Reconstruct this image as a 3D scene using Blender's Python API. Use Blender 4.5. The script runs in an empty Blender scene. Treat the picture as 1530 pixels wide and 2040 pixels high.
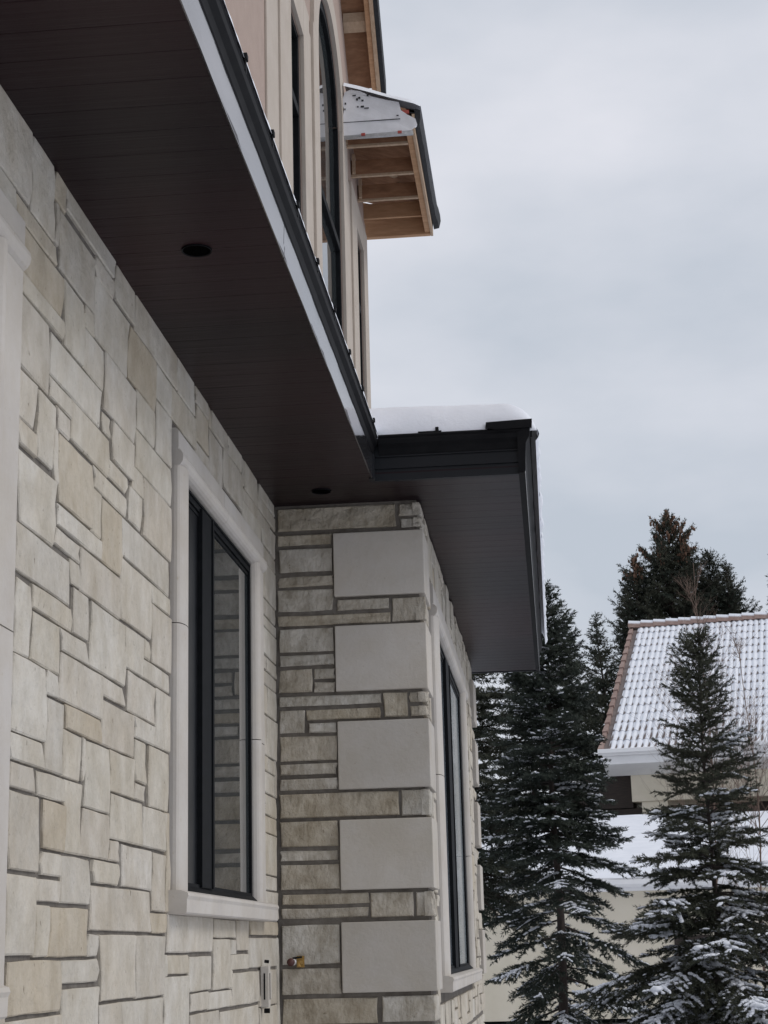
import bpy, bmesh, math, random
import numpy as np
from mathutils import Matrix, Vector, noise
random.seed(7); RNG = np.random.default_rng(7)
SC = bpy.context.scene; COL = SC.collection
# ---------------------------------------------------------------- camera
S = 1.5; EYE = 1.6                      # metres per building unit, eye height
F_PX = 3446.9
yaw, pit, rol = [math.radians(a) for a in (-5.24262323, 14.20580162, -1.51654584)]
fw = Vector((math.sin(yaw)*math.cos(pit), math.cos(yaw)*math.cos(pit), math.sin(pit)))
r0 = Vector((math.cos(yaw), -math.sin(yaw), 0)); u0 = r0.cross(fw)
rt = r0*math.cos(rol) + u0*math.sin(rol); up = -r0*math.sin(rol) + u0*math.cos(rol)
cam = bpy.data.cameras.new('camera'); camo = bpy.data.objects.new('camera', cam); COL.objects.link(camo)
m = Matrix.Identity(4)
for i in range(3): m[i][0] = rt[i]; m[i][1] = up[i]; m[i][2] = -fw[i]
m[2][3] = EYE
camo.matrix_world = m
cam.sensor_fit = 'VERTICAL'; cam.sensor_height = 36.0; cam.lens = F_PX/2040*36.0
cam.clip_start = 0.05; cam.clip_end = 3000
SC.camera = camo
SC.render.resolution_x = 768; SC.render.resolution_y = 1024
# ---------------------------------------------------------------- sky and sun
SUN_EL, SUN_AZ = 42, 98                 # azimuth clockwise from +Y
w = bpy.data.worlds.new('World'); SC.world = w; w.use_nodes = True
nt = w.node_tree; nt.nodes.clear(); N = nt.nodes.new; LK = nt.links.new
o_ = N('ShaderNodeOutputWorld'); bg = N('ShaderNodeBackground'); bg.inputs[1].default_value = 0.1
sky = N('ShaderNodeTexSky'); sky.sky_type = 'NISHITA'; sky.sun_disc = False
sky.sun_elevation = math.radians(SUN_EL); sky.sun_rotation = math.radians(SUN_AZ); sky.dust_density = 3
tc = N('ShaderNodeTexCoord'); mp = N('ShaderNodeMapping'); mp.inputs['Scale'].default_value = (1.5, 1.5, 3.4)
mp.inputs['Location'].default_value = (0.35, 0.1, 0.55)
nz = N('ShaderNodeTexNoise'); nz.inputs['Scale'].default_value = 2.1; nz.inputs['Detail'].default_value = 6; nz.inputs['Roughness'].default_value = 0.48
cr = N('ShaderNodeValToRGB'); e = cr.color_ramp.elements
e[0].position = 0.36; e[0].color = (5.6, 6.1, 6.85, 1); e[1].position = 0.63; e[1].color = (8.1, 8.2, 8.8, 1)
mx = N('ShaderNodeMix'); mx.data_type = 'RGBA'; mx.inputs[0].default_value = 0.9
LK(tc.outputs['Generated'], mp.inputs[0]); LK(mp.outputs[0], nz.inputs['Vector']); LK(nz.outputs[0], cr.inputs[0])
LK(sky.outputs[0], mx.inputs[6]); LK(cr.outputs[0], mx.inputs[7]); LK(mx.outputs[2], bg.inputs[0]); LK(bg.outputs[0], o_.inputs[0])
sl = bpy.data.lights.new('sun', 'SUN'); sl.energy = 1.05; sl.angle = math.radians(25); sl.color = (1, .97, .93)
so = bpy.data.objects.new('sun', sl); COL.objects.link(so)
d = Vector((math.sin(math.radians(SUN_AZ))*math.cos(math.radians(SUN_EL)), math.cos(math.radians(SUN_AZ))*math.cos(math.radians(SUN_EL)), math.sin(math.radians(SUN_EL))))
so.rotation_euler = d.to_track_quat('Z', 'Y').to_euler()
SC.view_settings.view_transform = 'Standard'; SC.view_settings.look = 'None'
SC.view_settings.exposure = 0.0; SC.view_settings.gamma = 1.0; SC.view_settings.use_curve_mapping = False
SC.render.engine = 'CYCLES'
# ---------------------------------------------------------------- materials
def nmat(name):
    m = bpy.data.materials.new(name); m.use_nodes = True; t = m.node_tree
    b = t.nodes['Principled BSDF']; return m, t, b
def mat(name, c1, c2=None, rough=.8, scale=8.0, bump=0.0, bscale=None, metal=0.0, stretch=(1,1,1), rnd=None, pits=0.0, patch=None, bstretch=None, detail=6, spec=.5, ramp=(.35,.65), coat=0.0, bdist=.01):
    """noise-mixed colour, optional per-object colour table rnd, bump and dark pits"""
    m, t, b = nmat(name); nn = t.nodes.new; lk = t.links.new
    g = nn('ShaderNodeNewGeometry'); mpn = nn('ShaderNodeMapping'); mpn.inputs['Scale'].default_value = stretch
    lk(g.outputs['Position'], mpn.inputs[0])
    n1 = nn('ShaderNodeTexNoise'); n1.inputs['Scale'].default_value = scale; n1.inputs['Detail'].default_value = detail; n1.inputs['Roughness'].default_value = .6
    lk(mpn.outputs[0], n1.inputs['Vector'])
    r = nn('ShaderNodeValToRGB'); r.color_ramp.elements[0].position = ramp[0]; r.color_ramp.elements[1].position = ramp[1]
    c2 = c2 or c1
    r.color_ramp.elements[0].color = (*c1, 1); r.color_ramp.elements[1].color = (*c2, 1)
    lk(n1.outputs[0], r.inputs[0]); col = r.outputs[0]
    if rnd:
        oi = nn('ShaderNodeObjectInfo'); rr = nn('ShaderNodeValToRGB'); rr.color_ramp.interpolation = 'CONSTANT'
        el = rr.color_ramp.elements
        el[0].color = (*rnd[0], 1); el[1].position = 1/len(rnd); el[1].color = (*rnd[1], 1)
        for k in range(2, len(rnd)):
            q = el.new(k/len(rnd)); q.color = (*rnd[k], 1)
        lk(oi.outputs['Random'], rr.inputs[0])
        mm = nn('ShaderNodeMix'); mm.data_type = 'RGBA'; mm.blend_type = 'MULTIPLY'; mm.inputs[0].default_value = 1
        lk(rr.outputs[0], mm.inputs[6]); lk(col, mm.inputs[7]); col = mm.outputs[2]
    if patch:
        pn = nn('ShaderNodeTexNoise'); pn.inputs['Scale'].default_value = 3.4; pn.inputs['Detail'].default_value = 7; pn.inputs['Roughness'].default_value = .72
        oi2 = nn('ShaderNodeObjectInfo'); ad = nn('ShaderNodeVectorMath'); ad.operation = 'ADD'; ms = nn('ShaderNodeMath'); ms.operation = 'MULTIPLY'; ms.inputs[1].default_value = 37
        lk(oi2.outputs['Random'], ms.inputs[0]); lk(mpn.outputs[0], ad.inputs[0]); lk(ms.outputs[0], ad.inputs[1]); lk(ad.outputs[0], pn.inputs['Vector'])
        pr = nn('ShaderNodeValToRGB'); pr.color_ramp.elements[0].position = .38; pr.color_ramp.elements[1].position = .62
        pr.color_ramp.elements[0].color = (*patch, 1); pr.color_ramp.elements[1].color = (1, 1, 1, 1); lk(pn.outputs[0], pr.inputs[0])
        m4 = nn('ShaderNodeMix'); m4.data_type = 'RGBA'; m4.blend_type = 'MULTIPLY'; m4.inputs[0].default_value = 1
        lk(col, m4.inputs[6]); lk(pr.outputs[0], m4.inputs[7]); col = m4.outputs[2]
    if pits:
        v = nn('ShaderNodeTexNoise'); v.inputs['Scale'].default_value = 42; v.inputs['Detail'].default_value = 5; v.inputs['Roughness'].default_value = .65
        mp2 = nn('ShaderNodeMapping'); mp2.inputs['Scale'].default_value = (1, 1, .62); lk(g.outputs['Position'], mp2.inputs[0]); lk(mp2.outputs[0], v.inputs['Vector'])
        rp = nn('ShaderNodeValToRGB'); rp.color_ramp.elements[0].position = .27; rp.color_ramp.elements[1].position = .36
        k = 1-pits; rp.color_ramp.elements[0].color = (k, k*.95, k*.86, 1); rp.color_ramp.elements[1].color = (1, 1, 1, 1)
        lk(v.outputs[0], rp.inputs[0])
        m3 = nn('ShaderNodeMix'); m3.data_type = 'RGBA'; m3.blend_type = 'MULTIPLY'; m3.inputs[0].default_value = 1
        lk(col, m3.inputs[6]); lk(rp.outputs[0], m3.inputs[7]); col = m3.outputs[2]
    lk(col, b.inputs['Base Color'])
    b.inputs['Roughness'].default_value = rough; b.inputs['Metallic'].default_value = metal
    b.inputs['Specular IOR Level'].default_value = spec
    if coat: b.inputs['Coat Weight'].default_value = coat; b.inputs['Coat Roughness'].default_value = .08
    if bump:
        bn = nn('ShaderNodeTexNoise'); bn.inputs['Scale'].default_value = bscale or scale*3; bn.inputs['Detail'].default_value = 8; bn.inputs['Roughness'].default_value = .62
        if bstretch:
            mpb = nn('ShaderNodeMapping'); mpb.inputs['Scale'].default_value = bstretch; lk(g.outputs['Position'], mpb.inputs[0]); lk(mpb.outputs[0], bn.inputs['Vector'])
        else: lk(mpn.outputs[0], bn.inputs['Vector'])
        bu = nn('ShaderNodeBump'); bu.inputs['Strength'].default_value = bump; bu.inputs['Distance'].default_value = bdist
        lk(bn.outputs[0], bu.inputs['Height']); lk(bu.outputs[0], b.inputs['Normal'])
    return m
M = {}
WHT = (1.0, .985, .955)
M['stone'] = mat('limestone', (.80,.785,.755), (1.0,1.0,1.0), rough=.92, scale=9, bump=1.0, bscale=13, stretch=(1,1,.8), pits=.6, patch=(.91,.88,.83), spec=.2, bdist=.022, detail=10,
    rnd=[(.565,.53,.47),(.59,.555,.50),(.55,.51,.45),(.58,.54,.475),(.60,.57,.515),(.55,.52,.47),(.57,.535,.47),(.545,.495,.415),(.59,.555,.495),(.565,.525,.455),(.605,.575,.52),(.57,.54,.485),(.53,.495,.44),(.58,.545,.485),(.525,.47,.385)])
M['rstone'] = mat('rock_faced_limestone', (.66,.64,.60), (1.0,1.0,1.0), rough=.92, scale=9, bump=1.0, bscale=10, stretch=(1.5,1,1), pits=.45, patch=(.88,.855,.81), spec=.15, bdist=.04, detail=9,
    rnd=[(.55,.515,.46),(.57,.54,.49),(.54,.50,.44),(.575,.55,.505),(.545,.50,.43),(.56,.525,.47),(.515,.465,.385)])
M['quoin'] = mat('smooth_limestone', (.90,.90,.89), (1,1,1), rough=.85, scale=3, bump=.35, bscale=40, pits=.22, patch=(.93,.91,.87), spec=.2, ramp=(.3,.7), rnd=[(.50,.465,.425),(.53,.495,.455),(.485,.455,.42),(.515,.48,.435)])
M['trim'] = mat('cast_stone', (.475,.445,.415), (.53,.50,.465), rough=.8, scale=3, bump=.15, bscale=50, spec=.25, pits=.15, patch=(.93,.91,.87))
M['mortar'] = mat('mortar', (.115,.10,.085), (.175,.158,.138), rough=.95, scale=14, bump=.6, bscale=60)
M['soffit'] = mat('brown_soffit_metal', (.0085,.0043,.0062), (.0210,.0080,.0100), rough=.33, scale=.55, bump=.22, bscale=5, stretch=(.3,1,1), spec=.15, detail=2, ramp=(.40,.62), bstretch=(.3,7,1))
M['metal'] = mat('black_metal', (.005,.005,.006), (.009,.009,.010), rough=.62, scale=9, bump=.08, bscale=6, spec=.10)
M['fascia'] = mat('glossy_fascia_metal', (.20,.195,.205), (.24,.235,.245), rough=.13, scale=3, metal=.92, bump=.07, bscale=3.0, stretch=(1,.5,3))
M['dmetal'] = mat('dark_fascia_metal', (.008,.009,.011), (.013,.014,.017), rough=.45, scale=3, bump=.06, bscale=4, spec=.2)
M['stucco'] = mat('pink_stucco', (.335,.255,.215), (.37,.285,.24), rough=.95, scale=6, bump=.35, bscale=160)
M['band'] = mat('cream_stucco_band', (.41,.355,.30), (.45,.395,.34), rough=.93, scale=5, bump=.3, bscale=160)
M['frame'] = mat('dark_window_frame', (.007,.008,.009), (.011,.012,.014), rough=.55, scale=20, spec=.06)
M['screen'] = mat('dark_screen', (.008,.009,.011), (.012,.013,.015), rough=.30, scale=6, spec=.30)
M['wood'] = mat('raw_lumber', (.36,.20,.105), (.47,.28,.16), rough=.85, scale=5, bump=.3, bscale=20, stretch=(1,6,6))
M['wood2'] = mat('pale_lumber', (.38,.27,.18), (.46,.34,.24), rough=.85, scale=6, bump=.2, bscale=20, stretch=(6,1,6))
M['ply'] = mat('roof_plywood', (.22,.11,.058), (.32,.17,.095), rough=.9, scale=7, stretch=(1,3,3), bump=.2)
M['membrane'] = mat('white_membrane', (.70,.69,.70), (.78,.77,.79), rough=.6, scale=9, bump=.5, bscale=8)
M['tape'] = mat('red_tape', (.35,.05,.04), (.42,.08,.06), rough=.6)
M['shingle'] = mat('black_roof_edge', (.012,.013,.016), (.022,.024,.028), rough=.8, scale=30, bump=.3)
M['snow'] = mat('snow', (.70,.725,.78), (.77,.79,.84), rough=.85, scale=3, bump=.25, bscale=14, spec=.3, bdist=.02)
M['bark'] = mat('spruce_bark', (.035,.026,.022), (.06,.045,.038), rough=.95, scale=12, stretch=(1,1,.4), bump=.6)
M['needle'] = mat('spruce_needles', (.020,.028,.023), (.052,.062,.044), rough=.7, scale=2.6, ramp=(.35,.7), spec=.3)
M['needle_far'] = mat('old_spruce_needles', (.022,.030,.023), (.058,.058,.040), rough=.8, scale=1.2, ramp=(.35,.7), spec=.2)
M['needle_w'] = mat('olive_spruce_needles', (.030,.034,.022), (.060,.062,.040), rough=.75, scale=2.2, ramp=(.35,.7), spec=.3)
M['cone'] = mat('brown_cones', (.095,.05,.03), (.15,.08,.048), rough=.8, scale=6)
M['twig'] = mat('bare_twig', (.13,.085,.065), (.20,.14,.11), rough=.9, scale=6)
M['terra'] = mat('terracotta', (.25,.165,.14), (.33,.24,.21), rough=.8, scale=7, bump=.2)
M['tiledark'] = mat('shaded_bare_clay', (.13,.105,.10), (.20,.165,.155), rough=.8, scale=4)  # bare clay, darkened to paint the shade of the tile valleys
M['cream'] = mat('cream_render', (.63,.575,.46), (.69,.63,.52), rough=.9, scale=1.5)
M['white'] = mat('white_paint', (.72,.72,.73), (.78,.78,.79), rough=.6, scale=2)
M['dkwood'] = mat('dark_timber', (.018,.013,.011), (.035,.024,.019), rough=.8, scale=5, stretch=(1,1,8))
M['brass'] = mat('brass', (.34,.21,.06), (.42,.27,.09), rough=.5, metal=.6, scale=30)
M['valve'] = mat('dark_red_knob', (.06,.016,.014), (.09,.028,.024), rough=.5, scale=30)
M['steel'] = mat('grey_steel', (.42,.42,.42), (.55,.55,.55), rough=.35, metal=.8, scale=30)
def glass(name, col, rough, ior):
    m, t, b = nmat(name); b.inputs['Base Color'].default_value = (*col, 1); b.inputs['Roughness'].default_value = rough
    b.inputs['IOR'].default_value = ior; b.inputs['Specular IOR Level'].default_value = .5
    n = t.nodes.new('ShaderNodeTexNoise'); n.inputs['Scale'].default_value = 2.2; bu = t.nodes.new('ShaderNodeBump'); bu.inputs['Strength'].default_value = .05; bu.inputs['Distance'].default_value = .02
    g = t.nodes.new('ShaderNodeNewGeometry'); t.links.new(g.outputs['Position'], n.inputs['Vector']); t.links.new(n.outputs[0], bu.inputs['Height']); t.links.new(bu.outputs[0], b.inputs['Normal'])
    return m
M['glass'] = glass('window_glass', (.035,.040,.042), .015, 2.1)
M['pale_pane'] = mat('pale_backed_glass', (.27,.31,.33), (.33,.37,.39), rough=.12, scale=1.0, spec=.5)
M['grey_pane'] = mat('grey_backed_glass', (.10,.12,.14), (.14,.16,.18), rough=.12, scale=1.0, spec=.4)
M['can_dark'] = mat('painted_can_dark', (.002,.002,.002), rough=1, spec=0)  # flat black painted for the shade inside the recessed cans
# ---------------------------------------------------------------- helpers
def W(x, y, z): return Vector((x*S, y*S, EYE + z*S))
class MB:
    def __init__(s): s.v = []; s.f = []; s.m = []
    def add(s, vs, fs, mi=0):
        n = len(s.v); s.v += [tuple(q) for q in vs]; s.f += [tuple(n+i for i in f) for f in fs]; s.m += [mi]*len(fs)
    def box(s, x0, x1, y0, y1, z0, z1, mi=0, raw=False):
        g = (lambda a,b,c: Vector((a,b,c))) if raw else W
        vs = [g(x,y,z) for z in (z0,z1) for y in (y0,y1) for x in (x0,x1)]
        s.add(vs, [(0,2,3,1),(4,5,7,6),(0,1,5,4),(2,6,7,3),(0,4,6,2),(1,3,7,5)], mi)
    def prism(s, prof, a, b, fn, mi=0, caps=True):
        """closed profile (2-tuples, counter-clockwise) swept from a to b; fn(p,q,t)->point"""
        n = len(prof); vs = [fn(p,q,a) for p,q in prof] + [fn(p,q,b) for p,q in prof]
        fs = [(i,(i+1)%n,n+(i+1)%n,n+i) for i in range(n)]
        if caps: fs += [tuple(range(n))[::-1], tuple(range(n,2*n))]
        s.add(vs, fs, mi)
    def tube(s, pts, rad, k=6, mi=0):
        pts = [Vector(p) for p in pts]; rings = []
        for i, p in enumerate(pts):
            d = (pts[min(i+1,len(pts)-1)]-pts[max(i-1,0)]).normalized()
            a = d.cross(Vector((0,0,1)) if abs(d.z) < .9 else Vector((1,0,0))).normalized(); b = d.cross(a)
            r = rad[i] if isinstance(rad, (list,tuple)) else rad
            rings.append([p + (a*math.cos(t)+b*math.sin(t))*r for t in [2*math.pi*j/k for j in range(k)]])
        vs = [q for r in rings for q in r]; fs = []
        for i in range(len(pts)-1):
            for j in range(k):
                fs.append((i*k+j, i*k+(j+1)%k, (i+1)*k+(j+1)%k, (i+1)*k+j))
        fs += [tuple(range(k))[::-1], tuple(range((len(pts)-1)*k, len(pts)*k))]
        s.add(vs, fs, mi)
    def build(s, name, mats, parent=None, smooth=False, origin=None, label=None, kind=None, fix=True, bevel=0):
        me = bpy.data.meshes.new(name)
        vs = np.array(s.v, dtype=float)
        if origin is None: origin = vs.mean(0)
        origin = Vector(origin); me.from_pydata((vs-np.array(origin)).tolist(), [], s.f)
        if not isinstance(mats, (list, tuple)): mats = [mats]
        for q in mats: me.materials.append(q)
        if len(mats) > 1: me.polygons.foreach_set('material_index', s.m)
        if smooth: me.polygons.foreach_set('use_smooth', [True]*len(me.polygons))
        if fix or bevel:
            bm = bmesh.new(); bm.from_mesh(me)
            bmesh.ops.recalc_face_normals(bm, faces=bm.faces)
            if bevel: bmesh.ops.bevel(bm, geom=bm.edges[:], offset=bevel, segments=2, affect='EDGES', clamp_overlap=True, profile=.6)
            bm.to_mesh(me); bm.free()
        o = bpy.data.objects.new(name, me); COL.objects.link(o); o.location = origin
        if parent: link(o, parent)
        if label: o['label'] = label
        if kind: o['kind'] = kind
        return o
def wloc(o):
    v = Vector(o.location)
    while o.parent: o = o.parent; v += Vector(o.location)
    return v
def link(o, parent):
    wl = Vector(o.location); o.parent = parent; o.location = wl - wloc(parent)
def thing(name, label, cat, loc, group=None):
    o = bpy.data.objects.new(name, None); COL.objects.link(o); o.location = loc; o.empty_display_size = .2
    o['label'] = label; o['category'] = cat
    if group: o['group'] = group
    return o
def tag(o, label, cat, group=None):
    o['label'] = label; o['category'] = cat
    if group: o['group'] = group
    return o
def nz3(x, y, z, s=1.0): return noise.noise(Vector((x*s, y*s, z*s)))
LEFT = [[2.847,3.184,1.493,1.652],[3.201,3.358,1.486,1.652],[2.98,3.098,1.43,1.485],[3.111,3.369,1.439,1.478],[3.366,3.446,1.589,1.652],[3.407,3.701,1.448,1.581],[3.715,3.873,1.551,1.596],[3.463,3.88,1.604,1.652],[3.901,4.093,1.563,1.652],[3.144,3.441,1.34,1.431],[3.148,3.44,1.293,1.332],[3.46,3.612,1.289,1.435],[3.62,3.692,1.391,1.44],[3.709,4.014,1.397,1.543],[3.62,3.779,1.288,1.383],[3.353,3.762,1.19,1.28],[3.145,3.34,1.138,1.285],[3.353,3.515,1.138,1.18],[3.528,3.839,1.095,1.182],[3.417,3.515,1.088,1.13],[3.273,3.396,0.988,1.126],[3.153,3.26,1.034,1.13],[3.154,3.262,0.981,1.026],[3.164,3.413,0.827,0.966],[3.439,3.705,0.936,1.08],[3.726,4.019,1.041,1.087],[3.883,4.082,1.15,1.243],[3.789,3.84,1.193,1.236],[3.811,4.106,1.251,1.389],[4.12,4.316,1.301,1.396],[4.03,4.325,1.404,1.544],[4.341,4.511,1.45,1.541],[4.103,4.577,1.554,1.652],[4.333,4.516,1.302,1.442],[4.114,4.518,1.195,1.293],[4.037,4.171,1.042,1.126],[4.197,4.518,1.039,1.187],[3.799,3.975,0.885,1.031],[3.983,4.503,0.94,1.031],[3.713,3.784,0.933,1.033],[3.429,3.788,0.882,0.925],[3.421,3.603,0.837,0.871],[3.62,3.971,0.779,0.874],[3.162,3.53,0.728,0.819],[3.545,3.612,0.781,0.829],[3.994,4.296,0.786,0.93],[4.304,4.508,0.888,0.932],[4.314,4.527,0.732,0.88],[4.217,4.287,0.729,0.774],[4.219,4.494,0.676,0.721],[4.025,4.205,0.676,0.772],[3.708,4.017,0.626,0.77],[3.558,3.69,0.675,0.771],[3.263,3.547,0.675,0.719],[3.156,3.255,0.571,0.709],[3.275,3.464,0.571,0.666],[3.475,3.68,0.625,0.667],[3.472,3.806,0.521,0.617],[3.376,3.458,0.52,0.563],[3.156,3.368,0.421,0.563],[3.381,3.505,0.367,0.51],[3.513,3.644,0.366,0.459],[3.519,3.812,0.467,0.513],[3.822,4.104,0.467,0.565],[3.82,4.021,0.579,0.618],[4.061,4.347,0.574,0.668],[4.358,4.513,0.522,0.668],[4.132,4.346,0.52,0.566],[3.156,3.368,0.367,0.413],[3.156,3.311,0.315,0.358],[3.331,3.524,0.313,0.357],[3.538,3.656,0.214,0.358],[3.688,3.894,0.317,0.458],[3.906,4.119,0.369,0.459],[4.133,4.239,0.415,0.51],[4.138,4.244,0.371,0.407],[4.283,4.498,0.365,0.512],[3.166,3.357,0.165,0.305],[3.382,3.53,0.214,0.304],[3.666,3.892,0.215,0.309],[3.902,4.201,0.264,0.36],[4.219,4.474,0.263,0.357],[3.9,3.99,0.214,0.256],[3.764,3.987,0.161,0.205],[4.011,4.321,0.161,0.252],[4.34,4.475,0.111,0.251],[3.373,3.515,0.163,0.203],[3.523,3.735,0.112,0.203],[3.34,3.51,0.111,0.151],[3.16,3.332,0.011,0.151],[3.347,3.43,0.007,0.099],[3.444,3.718,0.005,0.099],[3.743,4.309,0.059,0.151],[4.32,4.472,0.058,0.102],[3.73,3.818,0.005,0.047],[3.837,4.153,-0.091,0.047],[4.161,4.464,-0.094,0.047],[3.171,3.525,-0.098,-0.005],[3.533,3.81,-0.048,-0.005],[3.538,3.815,-0.18,-0.062],[3.833,4.023,-0.208,-0.102],[4.033,4.457,-0.19,-0.102],[3.171,3.53,-0.192,-0.111],[3.04,3.163,-0.13,-0.057],[6.038,6.218,1.448,1.498],[6.236,6.334,1.446,1.538],[6.035,6.356,1.392,1.438],[6.046,6.359,1.251,1.384],[6.042,6.353,1.145,1.181],[6.039,6.315,1.189,1.243],[6.033,6.332,1.043,1.137],[6.03,6.098,0.99,1.034],[6.121,6.328,0.989,1.035],[6.037,6.325,0.937,0.981],[6.031,6.106,0.829,0.928],[6.135,6.318,0.829,0.929],[6.024,6.113,0.684,0.821],[6.132,6.332,0.684,0.821],[6.021,6.117,0.628,0.676],[6.133,6.281,0.628,0.676],[6.031,6.27,0.55,0.62],[6.049,6.301,0.412,0.466],[4.498,5.103,0.01,0.103],[5.137,5.472,0.05,0.1],[5.483,5.709,0.012,0.102],[5.747,6.302,0.062,0.104],[5.717,6.283,-0.043,0.048],[4.509,4.768,-0.045,-0.002],[4.776,5.074,-0.095,-0.005],[5.111,5.376,-0.097,0.042],[5.39,5.705,-0.046,-0.003],[5.423,5.904,-0.153,-0.059],[4.8,5.028,-0.148,-0.104],[5.04,5.414,-0.151,-0.107],[4.472,4.767,-0.197,-0.055],[4.794,5.202,-0.249,-0.16],[5.213,5.888,-0.259,-0.167],[5.927,6.267,-0.17,-0.058],[5.921,6.278,-0.28,-0.178],[6.061,6.304,0.474,0.542],[6.042,6.297,0.268,0.404],[6.044,6.308,0.216,0.26],[6.039,6.324,0.118,0.208],[4.59,4.83,1.551,1.652],[4.862,5.05,1.607,1.652],[4.863,5.056,1.492,1.599],[4.519,4.846,1.452,1.543],[5.096,5.372,1.593,1.652],[5.389,5.632,1.596,1.652],[5.071,5.279,1.437,1.578],[5.293,5.636,1.46,1.585],[5.685,5.954,1.557,1.652],[5.661,6.224,1.506,1.548],[5.98,6.196,1.611,1.652],[5.971,6.348,1.556,1.603],[2.6,4.79,-0.3,-0.22],[2.6,2.84,1.44,1.65],[2.6,3.16,-0.21,-0.14],[4.8,5.91,-0.3,-0.27],[5.64,6.03,1.44,1.5],[6.29,6.32,-0.3,0.05],[4.48,4.52,0.11,0.36],[4.85,5.06,1.44,1.48],[3.85,4.03,1.1,1.14],[4.09,4.19,1.13,1.19],[2.85,2.97,1.44,1.49],[6.2,6.32,1.61,1.65],[5.38,5.48,0.0,0.04],[6.29,6.32,0.55,0.68],[5.64,5.68,1.56,1.65],[3.4,3.43,0.97,1.08],[3.65,3.68,0.37,0.46],[3.37,3.4,1.49,1.58],[5.38,5.42,-0.1,-0.05],[5.06,5.09,1.59,1.65],[4.47,4.5,-0.05,0.0]]
RET = [["r",-0.989,-0.539,1.55,1.642],["r",-0.524,-0.442,1.59,1.64],["r",-0.52,-0.438,1.544,1.583],["r",-0.987,-0.785,1.493,1.537],["r",-0.985,-0.784,1.39,1.481],["r",-0.989,-0.783,1.334,1.377],["r",-0.992,-0.781,1.239,1.326],["q",-0.776,-0.443,1.289,1.533],["r",-0.768,-0.57,1.236,1.279],["r",-0.559,-0.43,1.186,1.277],["r",-0.99,-0.568,1.184,1.226],["r",-0.986,-0.784,1.085,1.176],["r",-0.986,-0.783,1.033,1.075],["r",-0.998,-0.865,0.934,1.025],["r",-0.857,-0.781,0.981,1.022],["r",-0.858,-0.782,0.931,0.971],["q",-0.776,-0.438,0.932,1.177],["r",-1.0,-0.611,0.882,0.922],["r",-0.601,-0.513,0.83,0.922],["r",-0.505,-0.432,0.881,0.921],["r",-0.501,-0.431,0.831,0.871],["r",-0.889,-0.613,0.828,0.869],["r",-0.989,-0.897,0.783,0.87],["r",-0.88,-0.781,0.782,0.821],["q",-0.773,-0.432,0.572,0.82],["r",-0.99,-0.781,0.68,0.773],["r",-0.999,-0.78,0.629,0.672],["r",-1.002,-0.778,0.575,0.617],["r",-1.007,-0.555,0.472,0.563],["r",-0.543,-0.439,0.47,0.565],["q",-0.772,-0.432,0.213,0.462],["r",-0.993,-0.779,0.369,0.463],["r",-0.998,-0.78,0.319,0.359],["r",-0.994,-0.777,0.217,0.309],["r",-0.985,-0.674,0.164,0.204],["r",-0.99,-0.675,0.116,0.154],["r",-0.665,-0.513,0.113,0.203],["r",-0.503,-0.433,0.113,0.202],["q",-0.773,-0.434,-0.144,0.1],["r",-1.003,-0.779,-0.044,0.096],["r",-1.007,-0.779,-0.147,-0.055],["r",-1.01,-0.652,-0.251,-0.16],["r",-0.636,-0.44,-0.248,-0.157],["r",-1.009,-0.724,-0.353,-0.262],["r",-0.713,-0.443,-0.354,-0.26]]
# ---------------------------------------------------------------- ground
g = MB()
nx, ny = 60, 60
xs = [-400 + 800*i/nx for i in range(nx+1)]; ys = [-60 + 1400*(j/ny)**1.6 for j in range(ny+1)]
vs = [(x, y, .25*nz3(x, y, 0, .02) - .1) for y in ys for x in xs]
g.add(vs, [(j*(nx+1)+i, j*(nx+1)+i+1, (j+1)*(nx+1)+i+1, (j+1)*(nx+1)+i) for j in range(ny) for i in range(nx)])
o = g.build('ground', M['snow'], smooth=True, fix=False); o['kind'] = 'structure'; o['label'] = 'snow covered ground'
# ================================================================ the stone house
X2 = -.452                              # second side wall plane (building units)
house = thing('stone_house', 'two-storey house in pale limestone blocks with brown soffit, black gutter and pink stucco upper floor', 'house', W(-1, 6.33, -1.07))
ZG = -EYE/S - .05
def part(mb, name, mats, parent=house, **k): return mb.build(name, mats, parent, **k)
# openings in the side walls:  (y0,y1,z0,z1)
WIN1 = (4.66, 5.80, .165, 1.31); WIN0 = (1.785, 2.935, -.04, 1.31); WIN2 = (6.98, 8.95, -.10, 1.28)
def pierced(mb, xa, xb, y0, y1, z0, z1, holes):
    ycut = sorted({y0, y1, *[h[0] for h in holes], *[h[1] for h in holes]})
    for a, b in zip(ycut, ycut[1:]):
        zz = [(z0, z1)]
        for h in holes:
            if h[0] <= a and h[1] >= b:
                zz = [(z0, h[2]), (h[3], z1)]
        for p, q in zz: mb.box(xa, xb, a, b, p, q)
wallb = MB(); pierced(wallb, -1.12, -1.0075, .6, 6.40, ZG, 1.66, [WIN0, WIN1])
wallb.box(-1.12, X2-.0065, 6.3385, 6.44, ZG, 1.66)
pierced(wallb, X2-.11, X2-.0065, 6.4405, 10.43, ZG, 1.66, [WIN2])
wallb.box(-5, X2-.013, 10.43, 10.5, ZG, 1.66); wallb.box(-5, -1.12, .5, .6, ZG, 1.66)
mortar = part(wallb, 'stone_wall', M['mortar'], fix=False)
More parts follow.
